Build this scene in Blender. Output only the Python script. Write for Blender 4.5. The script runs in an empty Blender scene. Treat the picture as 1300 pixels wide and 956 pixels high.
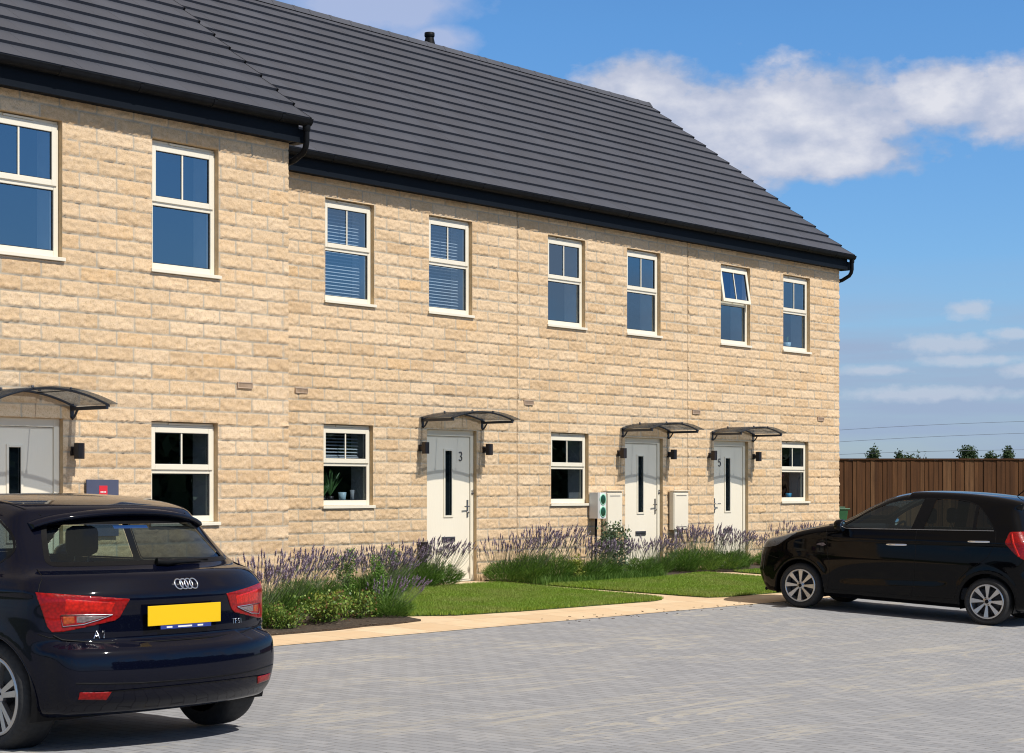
import bpy, bmesh, math, random
import numpy as np
from mathutils import Vector, Matrix
rad = math.radians
sc = bpy.context.scene
COL = sc.collection
rng = random.Random(7)
EYE = 1.5                      # camera height; all z below are metres above the datum

# ------------------------------------------------------------------ helpers
def tag(o, label=None, cat=None, group=None, kind=None):
    if label: o['label'] = label
    if cat: o['category'] = cat
    if group: o['group'] = group
    if kind: o['kind'] = kind
    return o

def empty(name, loc=(0, 0, 0), rz=0.0):
    o = bpy.data.objects.new(name, None); COL.objects.link(o)
    o.location = loc; o.rotation_euler = (0, 0, rz); o.empty_display_size = .2
    return o

class MB:
    """collects verts / faces for one mesh object"""
    def __init__(s): s.v = []; s.f = []; s.sm = []; s.mi = []
    def add(s, vs, fs, smooth=False, mi=0):
        b = len(s.v); s.v.extend([tuple(p) for p in vs])
        for f in fs: s.f.append([i + b for i in f]); s.sm.append(smooth); s.mi.append(mi)
        return s
    def box(s, x0, x1, y0, y1, z0, z1, mi=0, M=None):
        if x0 > x1: x0, x1 = x1, x0
        if y0 > y1: y0, y1 = y1, y0
        if z0 > z1: z0, z1 = z1, z0
        vs = [(x0,y0,z0),(x1,y0,z0),(x1,y1,z0),(x0,y1,z0),(x0,y0,z1),(x1,y0,z1),(x1,y1,z1),(x0,y1,z1)]
        if M is not None: vs = [tuple(M @ Vector(p)) for p in vs]
        return s.add(vs, [(0,3,2,1),(4,5,6,7),(0,1,5,4),(1,2,6,5),(2,3,7,6),(3,0,4,7)], False, mi)
    def frame(s, x0, x1, z0, z1, wl, wr, wb, wt, y0, y1, mi=0):
        """rectangular frame (picture-frame of four bars butted end to end)"""
        s.box(x0, x0+wl, y0, y1, z0, z1, mi); s.box(x1-wr, x1, y0, y1, z0, z1, mi)
        s.box(x0+wl, x1-wr, y0, y1, z0, z0+wb, mi); s.box(x0+wl, x1-wr, y0, y1, z1-wt, z1, mi)
        return s
    def quad(s, a, b, c, d, mi=0, smooth=False): return s.add([a, b, c, d], [(0,1,2,3)], smooth, mi)
    def tube(s, pts, r, n=8, mi=0, caps=True, smooth=True, closed=False):
        pts = [Vector(p) for p in pts]; m = len(pts)
        rs = r if isinstance(r, (list, tuple)) else [r]*m
        vs = []; up = Vector((0,0,1))
        prev = None
        for i, p in enumerate(pts):
            if closed: t = pts[(i+1) % m] - pts[i-1]
            else: t = (pts[min(i+1, m-1)] - pts[max(i-1, 0)])
            if t.length < 1e-9: t = Vector((0,0,1))
            t.normalize()
            a = prev if prev is not None else (up if abs(t.z) < .9 else Vector((1,0,0)))
            a = (a - t*a.dot(t))
            if a.length < 1e-6: a = t.orthogonal()
            a.normalize(); prev = a; b = t.cross(a)
            for k in range(n):
                w = 2*math.pi*k/n; vs.append(p + (a*math.cos(w) + b*math.sin(w))*rs[i])
        fs = []
        for i in range(m if closed else m-1):
            j = (i+1) % m
            for k in range(n):
                fs.append((i*n+k, i*n+(k+1)%n, j*n+(k+1)%n, j*n+k))
        s.add(vs, fs, smooth, mi)
        if caps and not closed:
            s.add([vs[k] for k in range(n)][::-1], [tuple(range(n))], False, mi)
            s.add([vs[(m-1)*n+k] for k in range(n)], [tuple(range(n))], False, mi)
        return s
    def lathe(s, prof, c=(0,0,0), n=24, axis='z', mi=0, smooth=True):
        """prof: list of (r, h)"""
        vs = []; m = len(prof)
        for r, h in prof:
            for k in range(n):
                w = 2*math.pi*k/n; a, b = r*math.cos(w), r*math.sin(w)
                p = (a, b, h) if axis == 'z' else ((h, a, b) if axis == 'x' else (b, h, a))
                vs.append((p[0]+c[0], p[1]+c[1], p[2]+c[2]))
        fs = [(i*n+k, i*n+(k+1)%n, (i+1)*n+(k+1)%n, (i+1)*n+k) for i in range(m-1) for k in range(n)]
        return s.add(vs, fs, smooth, mi)
    def prism(s, poly, h0, h1, axis='z', mi=0, M=None):
        def P(a, b, h):
            p = (a, b, h) if axis == 'z' else ((h, a, b) if axis == 'x' else (a, h, b))
            return tuple(M @ Vector(p)) if M is not None else p
        n = len(poly)
        s.add([P(a, b, h0) for a, b in poly][::-1], [tuple(range(n))], False, mi)
        s.add([P(a, b, h1) for a, b in poly], [tuple(range(n))], False, mi)
        for i in range(n):
            a, b = poly[i], poly[(i+1) % n]
            s.add([P(*a, h0), P(*b, h0), P(*b, h1), P(*a, h1)], [(0,1,2,3)], False, mi)
        return s
    def build(s, name, mats, parent=None, loc=None, bevel=0, fix=True):
        me = bpy.data.meshes.new(name)
        me.from_pydata([tuple(p) for p in s.v], [], s.f)
        if not isinstance(mats, (list, tuple)): mats = [mats]
        for m in mats: me.materials.append(m)
        me.polygons.foreach_set('use_smooth', s.sm); me.polygons.foreach_set('material_index', s.mi)
        if fix:
            bm = bmesh.new(); bm.from_mesh(me); bmesh.ops.recalc_face_normals(bm, faces=bm.faces); bm.to_mesh(me); bm.free()
        me.update()
        o = bpy.data.objects.new(name, me); COL.objects.link(o)
        if parent is not None: o.parent = parent
        if loc is not None: o.location = loc
        if bevel:
            b = o.modifiers.new('bevel', 'BEVEL'); b.width = bevel; b.segments = 2; b.limit_method = 'ANGLE'
        return o

def grid_object(name, P, mats, parent=None, keep=None, attrs=None, smooth=True):
    """P: (n,m,3) array -> quad grid; keep: (n-1,m-1) bool; attrs {name:(n,m)}"""
    n, m = P.shape[:2]
    idx = np.arange(n*m).reshape(n, m)
    q = np.stack([idx[:-1,:-1], idx[1:,:-1], idx[1:,1:], idx[:-1,1:]], -1)
    q = q[keep] if keep is not None else q.reshape(-1, 4)
    q = q.reshape(-1, 4)
    used = np.unique(q); remap = np.zeros(n*m, np.int64); remap[used] = np.arange(len(used)); q = remap[q]
    V = P.reshape(-1, 3)[used]
    me = bpy.data.meshes.new(name)
    me.vertices.add(len(V)); me.vertices.foreach_set('co', V.astype(np.float32).ravel())
    me.loops.add(q.size); me.loops.foreach_set('vertex_index', q.astype(np.int32).ravel())
    me.polygons.add(len(q)); me.polygons.foreach_set('loop_start', np.arange(0, q.size, 4, dtype=np.int32))
    me.polygons.foreach_set('use_smooth', np.full(len(q), smooth))
    me.update(calc_edges=True)
    for k, a in (attrs or {}).items():
        at = me.attributes.new(k, 'FLOAT', 'POINT'); at.data.foreach_set('value', a.reshape(-1)[used].astype(np.float32))
    if not isinstance(mats, (list, tuple)): mats = [mats]
    for mt in mats: me.materials.append(mt)
    me.validate()
    o = bpy.data.objects.new(name, me); COL.objects.link(o)
    if parent is not None: o.parent = parent
    return o

def copy_tree(o, parent=None):
    c = o.copy(); COL.objects.link(c)
    if parent is not None: c.parent = parent
    for ch in list(o.children): copy_tree(ch, c)
    return c

def vnoise(x, y, seed=0):
    """smooth value noise 0..1 on numpy arrays"""
    r = np.random.RandomState(seed); T = r.rand(256, 256)
    xi = np.floor(x).astype(int); yi = np.floor(y).astype(int)
    fx = x-xi; fy = y-yi; fx = fx*fx*(3-2*fx); fy = fy*fy*(3-2*fy)
    g = lambda a, b: T[a % 256, b % 256]
    return (g(xi,yi)*(1-fx)+g(xi+1,yi)*fx)*(1-fy) + (g(xi,yi+1)*(1-fx)+g(xi+1,yi+1)*fx)*fy
def fbm(x, y, seed=0, o=4):
    a = 0; w = .5; t = 0
    for i in range(o): a = a + w*vnoise(x*2**i, y*2**i, seed+i); t += w; w *= .55
    return a/t
def sstep(a, b, x):
    t = np.clip((x-a)/(b-a), 0, 1); return t*t*(3-2*t)

# ------------------------------------------------------------------ materials
def newmat(name):
    m = bpy.data.materials.new(name); m.use_nodes = True; nt = m.node_tree; nt.nodes.clear()
    out = nt.nodes.new('ShaderNodeOutputMaterial')
    return m, nt, out
class NT:
    def __init__(s, nt): s.nt = nt
    def n(s, t, **k):
        nd = s.nt.nodes.new(t)
        for a, b in k.items():
            if a.startswith('i_'): nd.inputs[a[2:].replace('_', ' ')].default_value = b
            else: setattr(nd, a, b)
        return nd
    def l(s, a, b): s.nt.links.new(a, b)
    def math(s, op, a, b=None, c=None, clamp=False):
        nd = s.nt.nodes.new('ShaderNodeMath'); nd.operation = op; nd.use_clamp = clamp
        for i, v in enumerate((a, b, c)):
            if v is None: continue
            if isinstance(v, (int, float)): nd.inputs[i].default_value = v
            else: s.l(v, nd.inputs[i])
        return nd.outputs[0]
    def ramp(s, fac, stops):
        nd = s.nt.nodes.new('ShaderNodeValToRGB'); s.l(fac, nd.inputs[0])
        while len(nd.color_ramp.elements) < len(stops): nd.color_ramp.elements.new(.5)
        for e, (p, c) in zip(nd.color_ramp.elements, stops):
            e.position = p; e.color = tuple(c)+(1,) if len(c) == 3 else c
        return nd.outputs[0]
    def mix(s, fac, a, b, mode='MIX'):
        nd = s.nt.nodes.new('ShaderNodeMix'); nd.data_type = 'RGBA'; nd.blend_type = mode
        for k, v in ((0, fac), (6, a), (7, b)):
            if isinstance(v, (int, float)): nd.inputs[k].default_value = v
            elif isinstance(v, tuple): nd.inputs[k].default_value = v if len(v) == 4 else v+(1,)
            else: s.l(v, nd.inputs[k])
        return nd.outputs[2]
    def mapr(s, v, a, b, c, d):
        nd = s.nt.nodes.new('ShaderNodeMapRange'); s.l(v, nd.inputs[0])
        for i, x in enumerate((a, b, c, d)): nd.inputs[i+1].default_value = x
        return nd.outputs[0]

def noise_mat(name, c1, c2, scale=20, rough=.6, bump=.1, bscale=None, detail=6, spec=.5, metallic=0, coat=0, stretch=None, bdist=.01):
    """principled with two-tone noise colour and noise bump, in object space"""
    m, nt, out = newmat(name); N = NT(nt)
    tc = N.n('ShaderNodeTexCoord'); src = tc.outputs['Object']
    if stretch:
        mp = N.n('ShaderNodeMapping'); mp.inputs['Scale'].default_value = stretch; N.l(src, mp.inputs[0]); src = mp.outputs[0]
    no = N.n('ShaderNodeTexNoise', i_Scale=scale, i_Detail=detail); N.l(src, no.inputs['Vector'])
    col = N.ramp(no.outputs['Fac'], [(.3, c1), (.7, c2)])
    p = N.n('ShaderNodeBsdfPrincipled', i_Roughness=rough, i_Metallic=metallic)
    p.inputs['Specular IOR Level'].default_value = spec; p.inputs['Coat Weight'].default_value = coat; p.inputs['Coat Roughness'].default_value = .03
    N.l(col, p.inputs['Base Color'])
    if bump:
        nb = N.n('ShaderNodeTexNoise', i_Scale=bscale or scale*3, i_Detail=4); N.l(src, nb.inputs['Vector'])
        b = N.n('ShaderNodeBump', i_Strength=bump, i_Distance=bdist); N.l(nb.outputs['Fac'], b.inputs['Height']); N.l(b.outputs[0], p.inputs['Normal'])
    N.l(p.outputs[0], out.inputs[0])
    return m

def stone_mat():
    m, nt, out = newmat('stone'); N = NT(nt)
    rnd = N.n('ShaderNodeAttribute', attribute_name='brnd').outputs['Fac']
    mor = N.n('ShaderNodeAttribute', attribute_name='mortar').outputs['Fac']
    jnt = N.n('ShaderNodeAttribute', attribute_name='joint').outputs['Fac']
    tc = N.n('ShaderNodeTexCoord').outputs['Object']
    n1 = N.n('ShaderNodeTexNoise', i_Scale=9.0, i_Detail=8.0, i_Roughness=.65); N.l(tc, n1.inputs['Vector'])
    n2 = N.n('ShaderNodeTexNoise', i_Scale=70.0, i_Detail=6.0, i_Roughness=.7); N.l(tc, n2.inputs['Vector'])
    n3 = N.n('ShaderNodeTexNoise', i_Scale=1.1, i_Detail=3.0); N.l(tc, n3.inputs['Vector'])
    base = N.ramp(rnd, [(0, (.57,.395,.230)), (.3, (.65,.475,.295)), (.6, (.70,.52,.335)), (.85, (.75,.58,.395)), (1, (.67,.445,.235))])
    c = N.mix(N.mapr(n1.outputs['Fac'], .35, .7, 0, .5), base, (.74,.545,.35))
    c = N.mix(N.mapr(n2.outputs['Fac'], .50, .68, 0, .62), c, (.38,.25,.12))
    n4 = N.n('ShaderNodeTexNoise', i_Scale=28.0, i_Detail=6.0, i_Roughness=.7); N.l(tc, n4.inputs['Vector'])
    c = N.mix(N.mapr(n4.outputs['Fac'], .52, .72, 0, .45), c, (.47,.30,.155)); c = N.mix(N.mapr(n4.outputs['Fac'], .48, .30, 0, .4), c, (.80,.63,.46))
    c = N.mix(N.mapr(n3.outputs['Fac'], .4, .7, 0, .25), c, (.54,.385,.24))
    c = N.mix(mor, c, (.44,.395,.32)); c = N.mix(jnt, c, (.40,.29,.19))
    p = N.n('ShaderNodeBsdfPrincipled', i_Roughness=.9); p.inputs['Specular IOR Level'].default_value = .2
    N.l(c, p.inputs['Base Color'])
    b = N.n('ShaderNodeBump', i_Strength=.9, i_Distance=.008); N.l(n2.outputs['Fac'], b.inputs['Height']); N.l(b.outputs[0], p.inputs['Normal'])
    N.l(p.outputs[0], out.inputs[0]); return m

def glass_mat(name, tint=(.5,.6,.65), refl=.16, power=1.0):
    """pane: looks the same from either side (no total reflection inside a thin pane)"""
    m, nt, out = newmat(name); N = NT(nt)
    tc = N.n('ShaderNodeTexCoord').outputs['Object']
    no = N.n('ShaderNodeTexNoise', i_Scale=1.6, i_Detail=1.0); N.l(tc, no.inputs['Vector'])
    b = N.n('ShaderNodeBump', i_Strength=.25, i_Distance=.006); N.l(no.outputs['Fac'], b.inputs['Height'])
    lw = N.n('ShaderNodeLayerWeight', i_Blend=.5)
    f = N.math('MULTIPLY_ADD', N.math('POWER', lw.outputs['Facing'], 4), power, refl, clamp=True)
    tr = N.n('ShaderNodeBsdfTransparent'); tr.inputs[0].default_value = tint+(1,)
    gl = N.n('ShaderNodeBsdfGlossy'); gl.inputs['Roughness'].default_value = .0; gl.inputs[0].default_value = (.70,.86,1,1)
    N.l(b.outputs[0], gl.inputs['Normal'])
    mx = N.n('ShaderNodeMixShader'); N.l(f, mx.inputs[0]); N.l(tr.outputs[0], mx.inputs[1]); N.l(gl.outputs[0], mx.inputs[2])
    N.l(mx.outputs[0], out.inputs[0]); return m

def paint_mat(name, col, rough=.35, metallic=0, coat=1.0, flake=0):
    m, nt, out = newmat(name); N = NT(nt)
    tc = N.n('ShaderNodeTexCoord').outputs['Object']
    no = N.n('ShaderNodeTexNoise', i_Scale=2.5, i_Detail=5.0); N.l(tc, no.inputs['Vector'])
    p = N.n('ShaderNodeBsdfPrincipled', i_Roughness=rough, i_Metallic=metallic)
    p.inputs['Base Color'].default_value = col+(1,)
    p.inputs['Coat Weight'].default_value = coat
    N.l(N.mapr(no.outputs['Fac'], .35, .75, .02, .06), p.inputs['Coat Roughness'])
    N.l(p.outputs[0], out.inputs[0]); return m

M = {}
M['stone'] = stone_mat()
M['stoneplain'] = noise_mat('stone_plain', (.50,.35,.19), (.62,.46,.28), 12, .9, .5, 40)
M['upvc'] = noise_mat('cream_upvc', (.78,.72,.585), (.81,.75,.615), 3, .38, .02, spec=.5)
M['door'] = noise_mat('cream_door', (.82,.75,.61), (.84,.77,.63), 3, .42, .12, 60, spec=.5, stretch=(1,1,.15))
M['seal'] = noise_mat('black_seal', (.012,.012,.013), (.02,.02,.02), 30, .5, 0)
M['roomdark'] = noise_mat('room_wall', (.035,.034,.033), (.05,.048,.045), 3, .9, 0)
M['glass'] = glass_mat('window_glass', (.74,.82,.88), .23, .6)
M['doorglass'] = glass_mat('door_glass', (.35,.45,.52), .12, .6)
M['blind'] = noise_mat('blind_slat', (.50,.53,.56), (.58,.60,.62), 5, .5, 0)
M['plaster'] = noise_mat('plaster', (.30,.31,.32), (.36,.37,.38), 6, .8, .05)
M['curtain'] = noise_mat('curtain', (.42,.43,.42), (.52,.52,.50), 8, .9, .1)
M['black'] = noise_mat('black_plastic', (.006,.0065,.008), (.010,.011,.013), 12, .5, .03, spec=.10)
M['fascia'] = noise_mat('dark_blue_fascia', (.005,.0075,.012), (.006,.009,.014), 4, .6, .03, spec=.10)
M['canopy'] = noise_mat('dark_grey_metal', (.030,.036,.050), (.042,.048,.062), 10, .4, .03)
M['lamp'] = noise_mat('dark_brown_metal', (.014,.009,.009), (.02,.013,.012), 10, .45, .03)
M['chrome'] = noise_mat('chrome', (.75,.76,.78), (.85,.86,.88), 4, .12, 0, metallic=1)
M['satin'] = noise_mat('satin_metal', (.32,.31,.30), (.42,.41,.40), 8, .3, 0, metallic=1)
M['digit'] = noise_mat('dark_digit', (.05,.05,.06), (.07,.07,.08), 8, .4, 0)
M['white'] = noise_mat('white_plastic', (.72,.72,.70), (.78,.78,.76), 5, .4, .02)
M['cream_box'] = noise_mat('cream_cabinet', (.78,.71,.575), (.81,.74,.60), 4, .5, .04)

def poly_canopy():
    m, nt, out = newmat('canopy_sheet'); N = NT(nt)
    tr = N.n('ShaderNodeBsdfTransparent'); tr.inputs[0].default_value = (.62,.66,.72,1)
    p = N.n('ShaderNodeBsdfPrincipled', i_Roughness=.08); p.inputs['Base Color'].default_value = (.055,.065,.08,1)
    mx = N.n('ShaderNodeMixShader'); mx.inputs[0].default_value = .28
    N.l(tr.outputs[0], mx.inputs[1]); N.l(p.outputs[0], mx.inputs[2]); N.l(mx.outputs[0], out.inputs[0]); return m
M['sheet'] = poly_canopy()

def tile_mat():
    m, nt, out = newmat('roof_tile'); N = NT(nt)
    tc = N.n('ShaderNodeTexCoord').outputs['Object']
    n1 = N.n('ShaderNodeTexNoise', i_Scale=1.5, i_Detail=5.0); N.l(tc, n1.inputs['Vector'])
    n2 = N.n('ShaderNodeTexNoise', i_Scale=120.0, i_Detail=3.0); N.l(tc, n2.inputs['Vector'])
    g = N.n('ShaderNodeAttribute', attribute_name='trnd').outputs['Fac']
    c = N.ramp(n1.outputs['Fac'], [(.3, (.056,.062,.080)), (.7, (.072,.077,.096))])
    c = N.mix(N.mapr(g, 0, 1, 0, .5), c, (.050,.051,.062))
    p = N.n('ShaderNodeBsdfPrincipled', i_Roughness=.55); p.inputs['Specular IOR Level'].default_value = .3; N.l(c, p.inputs['Base Color'])
    b = N.n('ShaderNodeBump', i_Strength=.25, i_Distance=.002); N.l(n2.outputs['Fac'], b.inputs['Height']); N.l(b.outputs[0], p.inputs['Normal'])
    N.l(p.outputs[0], out.inputs[0]); return m
M['tile'] = tile_mat()

# ------------------------------------------------------------------ camera
CU, CY = -15.3185, -16.8455
TH = math.atan(1970/2300)
FWD = (math.cos(TH), math.sin(TH)); RGT = (math.sin(TH), -math.cos(TH))
cam_d = bpy.data.cameras.new('camera'); cam = bpy.data.objects.new('camera', cam_d); COL.objects.link(cam)
cam.location = (CU, CY, EYE)
cam.rotation_euler = (rad(90), 0, math.atan2(FWD[1], FWD[0]) - rad(90))
cam_d.sensor_width = 36; cam_d.lens = 2300/1300*36; cam_d.shift_y = 143/1300
cam_d.clip_start = .1; cam_d.clip_end = 6000
sc.camera = cam

# ------------------------------------------------------------------ light
SUN_EL = rad(51.3); REL = rad(6)          # REL: sun swings this far towards +x from the facade's normal (-y)
sdir = Vector((math.sin(REL)*math.cos(SUN_EL), -math.cos(REL)*math.cos(SUN_EL), math.sin(SUN_EL)))
sun_d = bpy.data.lights.new('sun', 'SUN'); sun = bpy.data.objects.new('sun', sun_d); COL.objects.link(sun)
sun_d.energy = 4.8; sun_d.angle = rad(.5); sun_d.color = (1, .955, .88)
sun.rotation_euler = (-sdir).to_track_quat('-Z', 'Y').to_euler(); sun.location = (0, -30, 40)

world = bpy.data.worlds.new('World'); sc.world = world; world.use_nodes = True
wn = world.node_tree; wn.nodes.clear(); W = NT(wn)
wout = W.n('ShaderNodeOutputWorld'); bg = W.n('ShaderNodeBackground'); bg.inputs[1].default_value = .1
sky = W.n('ShaderNodeTexSky', sky_type='NISHITA', sun_disc=False)
sky.sun_elevation = SUN_EL; sky.sun_rotation = math.atan2(sdir.x, sdir.y)
sky.altitude = 50; sky.air_density = 1.0; sky.dust_density = .35; sky.ozone_density = 3.0
d = W.n('ShaderNodeTexCoord').outputs['Generated']
sep = W.n('ShaderNodeSeparateXYZ'); W.l(d, sep.inputs[0])
X, Y, Z = sep.outputs
el = W.math('ARCSINE', Z)                                   # elevation, radians
az0 = math.atan2(FWD[1], FWD[0])
az = W.math('MULTIPLY', W.math('ARCTAN2', W.math('SUBTRACT', W.math('MULTIPLY', Y, math.cos(az0)), W.math('MULTIPLY', X, math.sin(az0))),
            W.math('ADD', W.math('MULTIPLY', X, math.cos(az0)), W.math('MULTIPLY', Y, math.sin(az0)))), -1)   # + = clockwise from the bearing az0
comb = W.n('ShaderNodeCombineXYZ'); W.l(az, comb.inputs[0]); W.l(W.math('MULTIPLY', el, 1.6), comb.inputs[1])
def cnoise(scale, detail, off=0, rough=.55):
    mp = W.n('ShaderNodeMapping'); mp.inputs['Location'].default_value = (off, off*.7, off*.3); W.l(comb.outputs[0], mp.inputs[0])
    n = W.n('ShaderNodeTexNoise', i_Scale=scale, i_Detail=detail, i_Roughness=rough); W.l(mp.outputs[0], n.inputs['Vector']); return n.outputs['Fac']
def px(x, y):
    a = math.atan((x-650)/2300); return a, math.atan((621-y)/2300*math.cos(a))
def ell(cx, cy, rx, ry):
    a, e = px(cx, cy); 
    u = W.math('DIVIDE', W.math('SUBTRACT', az, a), rx/2300); v = W.math('DIVIDE', W.math('SUBTRACT', el, e), ry/2300)
    return W.math('SUBTRACT', 1, W.math('SQRT', W.math('ADD', W.math('MULTIPLY', u, u), W.math('MULTIPLY', v, v))))
def union(ls):
    r = ls[0]
    for l in ls[1:]: r = W.math('MAXIMUM', r, l)
    return r
big = cnoise(26, 8, 3.1); fine = cnoise(90, 6, 1.7)
bank = union([ell(815,120,100,60), ell(915,160,165,75), ell(1040,150,175,85), ell(1200,125,110,52), ell(1300,130,120,62), ell(1030,195,190,42), ell(890,225,130,40)])
bank = W.math('ADD', bank, W.math('MULTIPLY', W.math('SUBTRACT', big, .5), .95))
bank = W.math('ADD', bank, W.math('MULTIPLY', W.math('SUBTRACT', fine, .5), .55))
a_bank = W.math('MULTIPLY', W.math('SMOOTH_MAX', W.mapr(bank, .03, .42, 0, 1), 0, .05), .93, clamp=True)
topl = union([ell(470,5,150,62), ell(560,50,60,26)])
topl = W.math('ADD', topl, W.math('MULTIPLY', W.math('SUBTRACT', big, .5), 1.3))
a_top = W.math('MULTIPLY', W.mapr(topl, 0, .55, 0, 1), .72, clamp=True)
small = union([ell(1232,394,36,15), ell(1205,437,70,16), ell(1285,424,40,9), ell(1298,470,34,12), ell(1230,458,80,9), ell(1110,470,60,8), ell(1180,500,120,12)])
small = W.math('ADD', small, W.math('MULTIPLY', W.math('SUBTRACT', fine, .5), 1.6))
a_small = W.math('MULTIPLY', W.mapr(small, 0, .6, 0, 1), .75, clamp=True)
stre = W.n('ShaderNodeMapping'); stre.inputs['Scale'].default_value = (6, 45, 1); W.l(comb.outputs[0], stre.inputs[0])
ns = W.n('ShaderNodeTexNoise', i_Scale=1.0, i_Detail=6.0); W.l(stre.outputs[0], ns.inputs['Vector'])
hz = W.math('MULTIPLY', W.mapr(el, .125, .075, 0, 1), W.mapr(ns.outputs['Fac'], .30, .62, .30, .92), clamp=True)
# clear-sky colour
skyc = W.mix(1.0, sky.outputs[0], W.ramp(W.mapr(el, 0, .5, 0, 1), [(0, (.72,.82,1.04)), (.12, (.74,1.00,1.28)), (.5, (.66,1.10,1.46)), (1, (.62,.95,1.25))]), 'MULTIPLY')
shade = W.mapr(W.math('ADD', big, W.math('MULTIPLY', W.math('SUBTRACT', bank, .3), .5)), .35, .95, 0, 1)
cc = W.ramp(shade, [(0, (3.9,4.6,6.2)), (.45, (5.4,5.75,7.0)), (1, (7.9,7.9,8.4))])
lav = (3.35,4.3,6.1)
c = W.mix(hz, skyc, lav); c = W.mix(a_small, c, (5.3,6.0,7.2)); c = W.mix(a_top, c, (5.0,5.5,7.4)); c = W.mix(a_bank, c, cc)
# broken cloud over the rest of the sky (seen only in reflections)
gn = W.n('ShaderNodeTexNoise', i_Scale=6.0, i_Detail=8.0); W.l(d, gn.inputs['Vector'])
away = W.mapr(W.math('ABSOLUTE', az), .5, .9, 0, .75)
c = W.mix(W.math('MULTIPLY', away, W.mapr(gn.outputs['Fac'], .50, .66, 0, 1), clamp=True), c, (5.0,5.5,6.6))
high = W.math('MULTIPLY', W.mapr(el, .28, .6, 0, .95), W.mapr(gn.outputs['Fac'], .35, .55, .7, 1), clamp=True)   # warm layer overhead, out of view, added to make the fill light less blue
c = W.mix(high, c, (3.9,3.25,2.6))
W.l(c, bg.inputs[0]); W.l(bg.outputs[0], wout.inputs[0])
sc.view_settings.view_transform = 'Standard'; sc.view_settings.look = 'None'; sc.view_settings.gamma = 1; sc.view_settings.exposure = 0
sc.view_settings.use_curve_mapping = False
sc.cycles.use_denoising = True
sc.cycles.transparent_max_bounces = 24
sc.cycles.max_bounces = 8
sc.cycles.pixel_filter_type = 'BLACKMAN_HARRIS'; sc.cycles.filter_width = 1.1
# ------------------------------------------------------------------ ground
def kslope(u): return np.clip((u+8)*.0052, -.008, .052)
def gz(u, y):
    """ground height"""
    u = np.asarray(u, float); y = np.asarray(y, float)
    z = np.where(y > -4.27, -1.455+.036*(np.minimum(y, 0)+4.27), -1.455+kslope(u)*(np.maximum(y, -12)+4.27))
    z = np.where(u < -2.2, np.where(y > -4.27, np.minimum(z, -1.44), z), z)
    return z+EYE
def gzf(u, y): return float(gz(u, y))

def ground_sheet(name, us, ys, mat, lift=0.0, keep=None):
    U, V = np.meshgrid(us, ys, indexing='ij')
    P = np.stack([U, V, gz(U, V)+lift], -1)
    return grid_object(name, P, mat, keep=keep)

def soil_mat():
    return noise_mat('dark_soil', (.035,.024,.016), (.085,.06,.04), 30, .95, .9, 60, bdist=.03)
def grassbase():
    return noise_mat('grass_floor', (.030,.055,.012), (.055,.095,.02), 15, .95, .6, 60, bdist=.02)
M['soil'] = soil_mat(); M['gfloor'] = grassbase()
M['field'] = noise_mat('field', (.05,.08,.025), (.10,.12,.05), .05, .95, 0)

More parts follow.
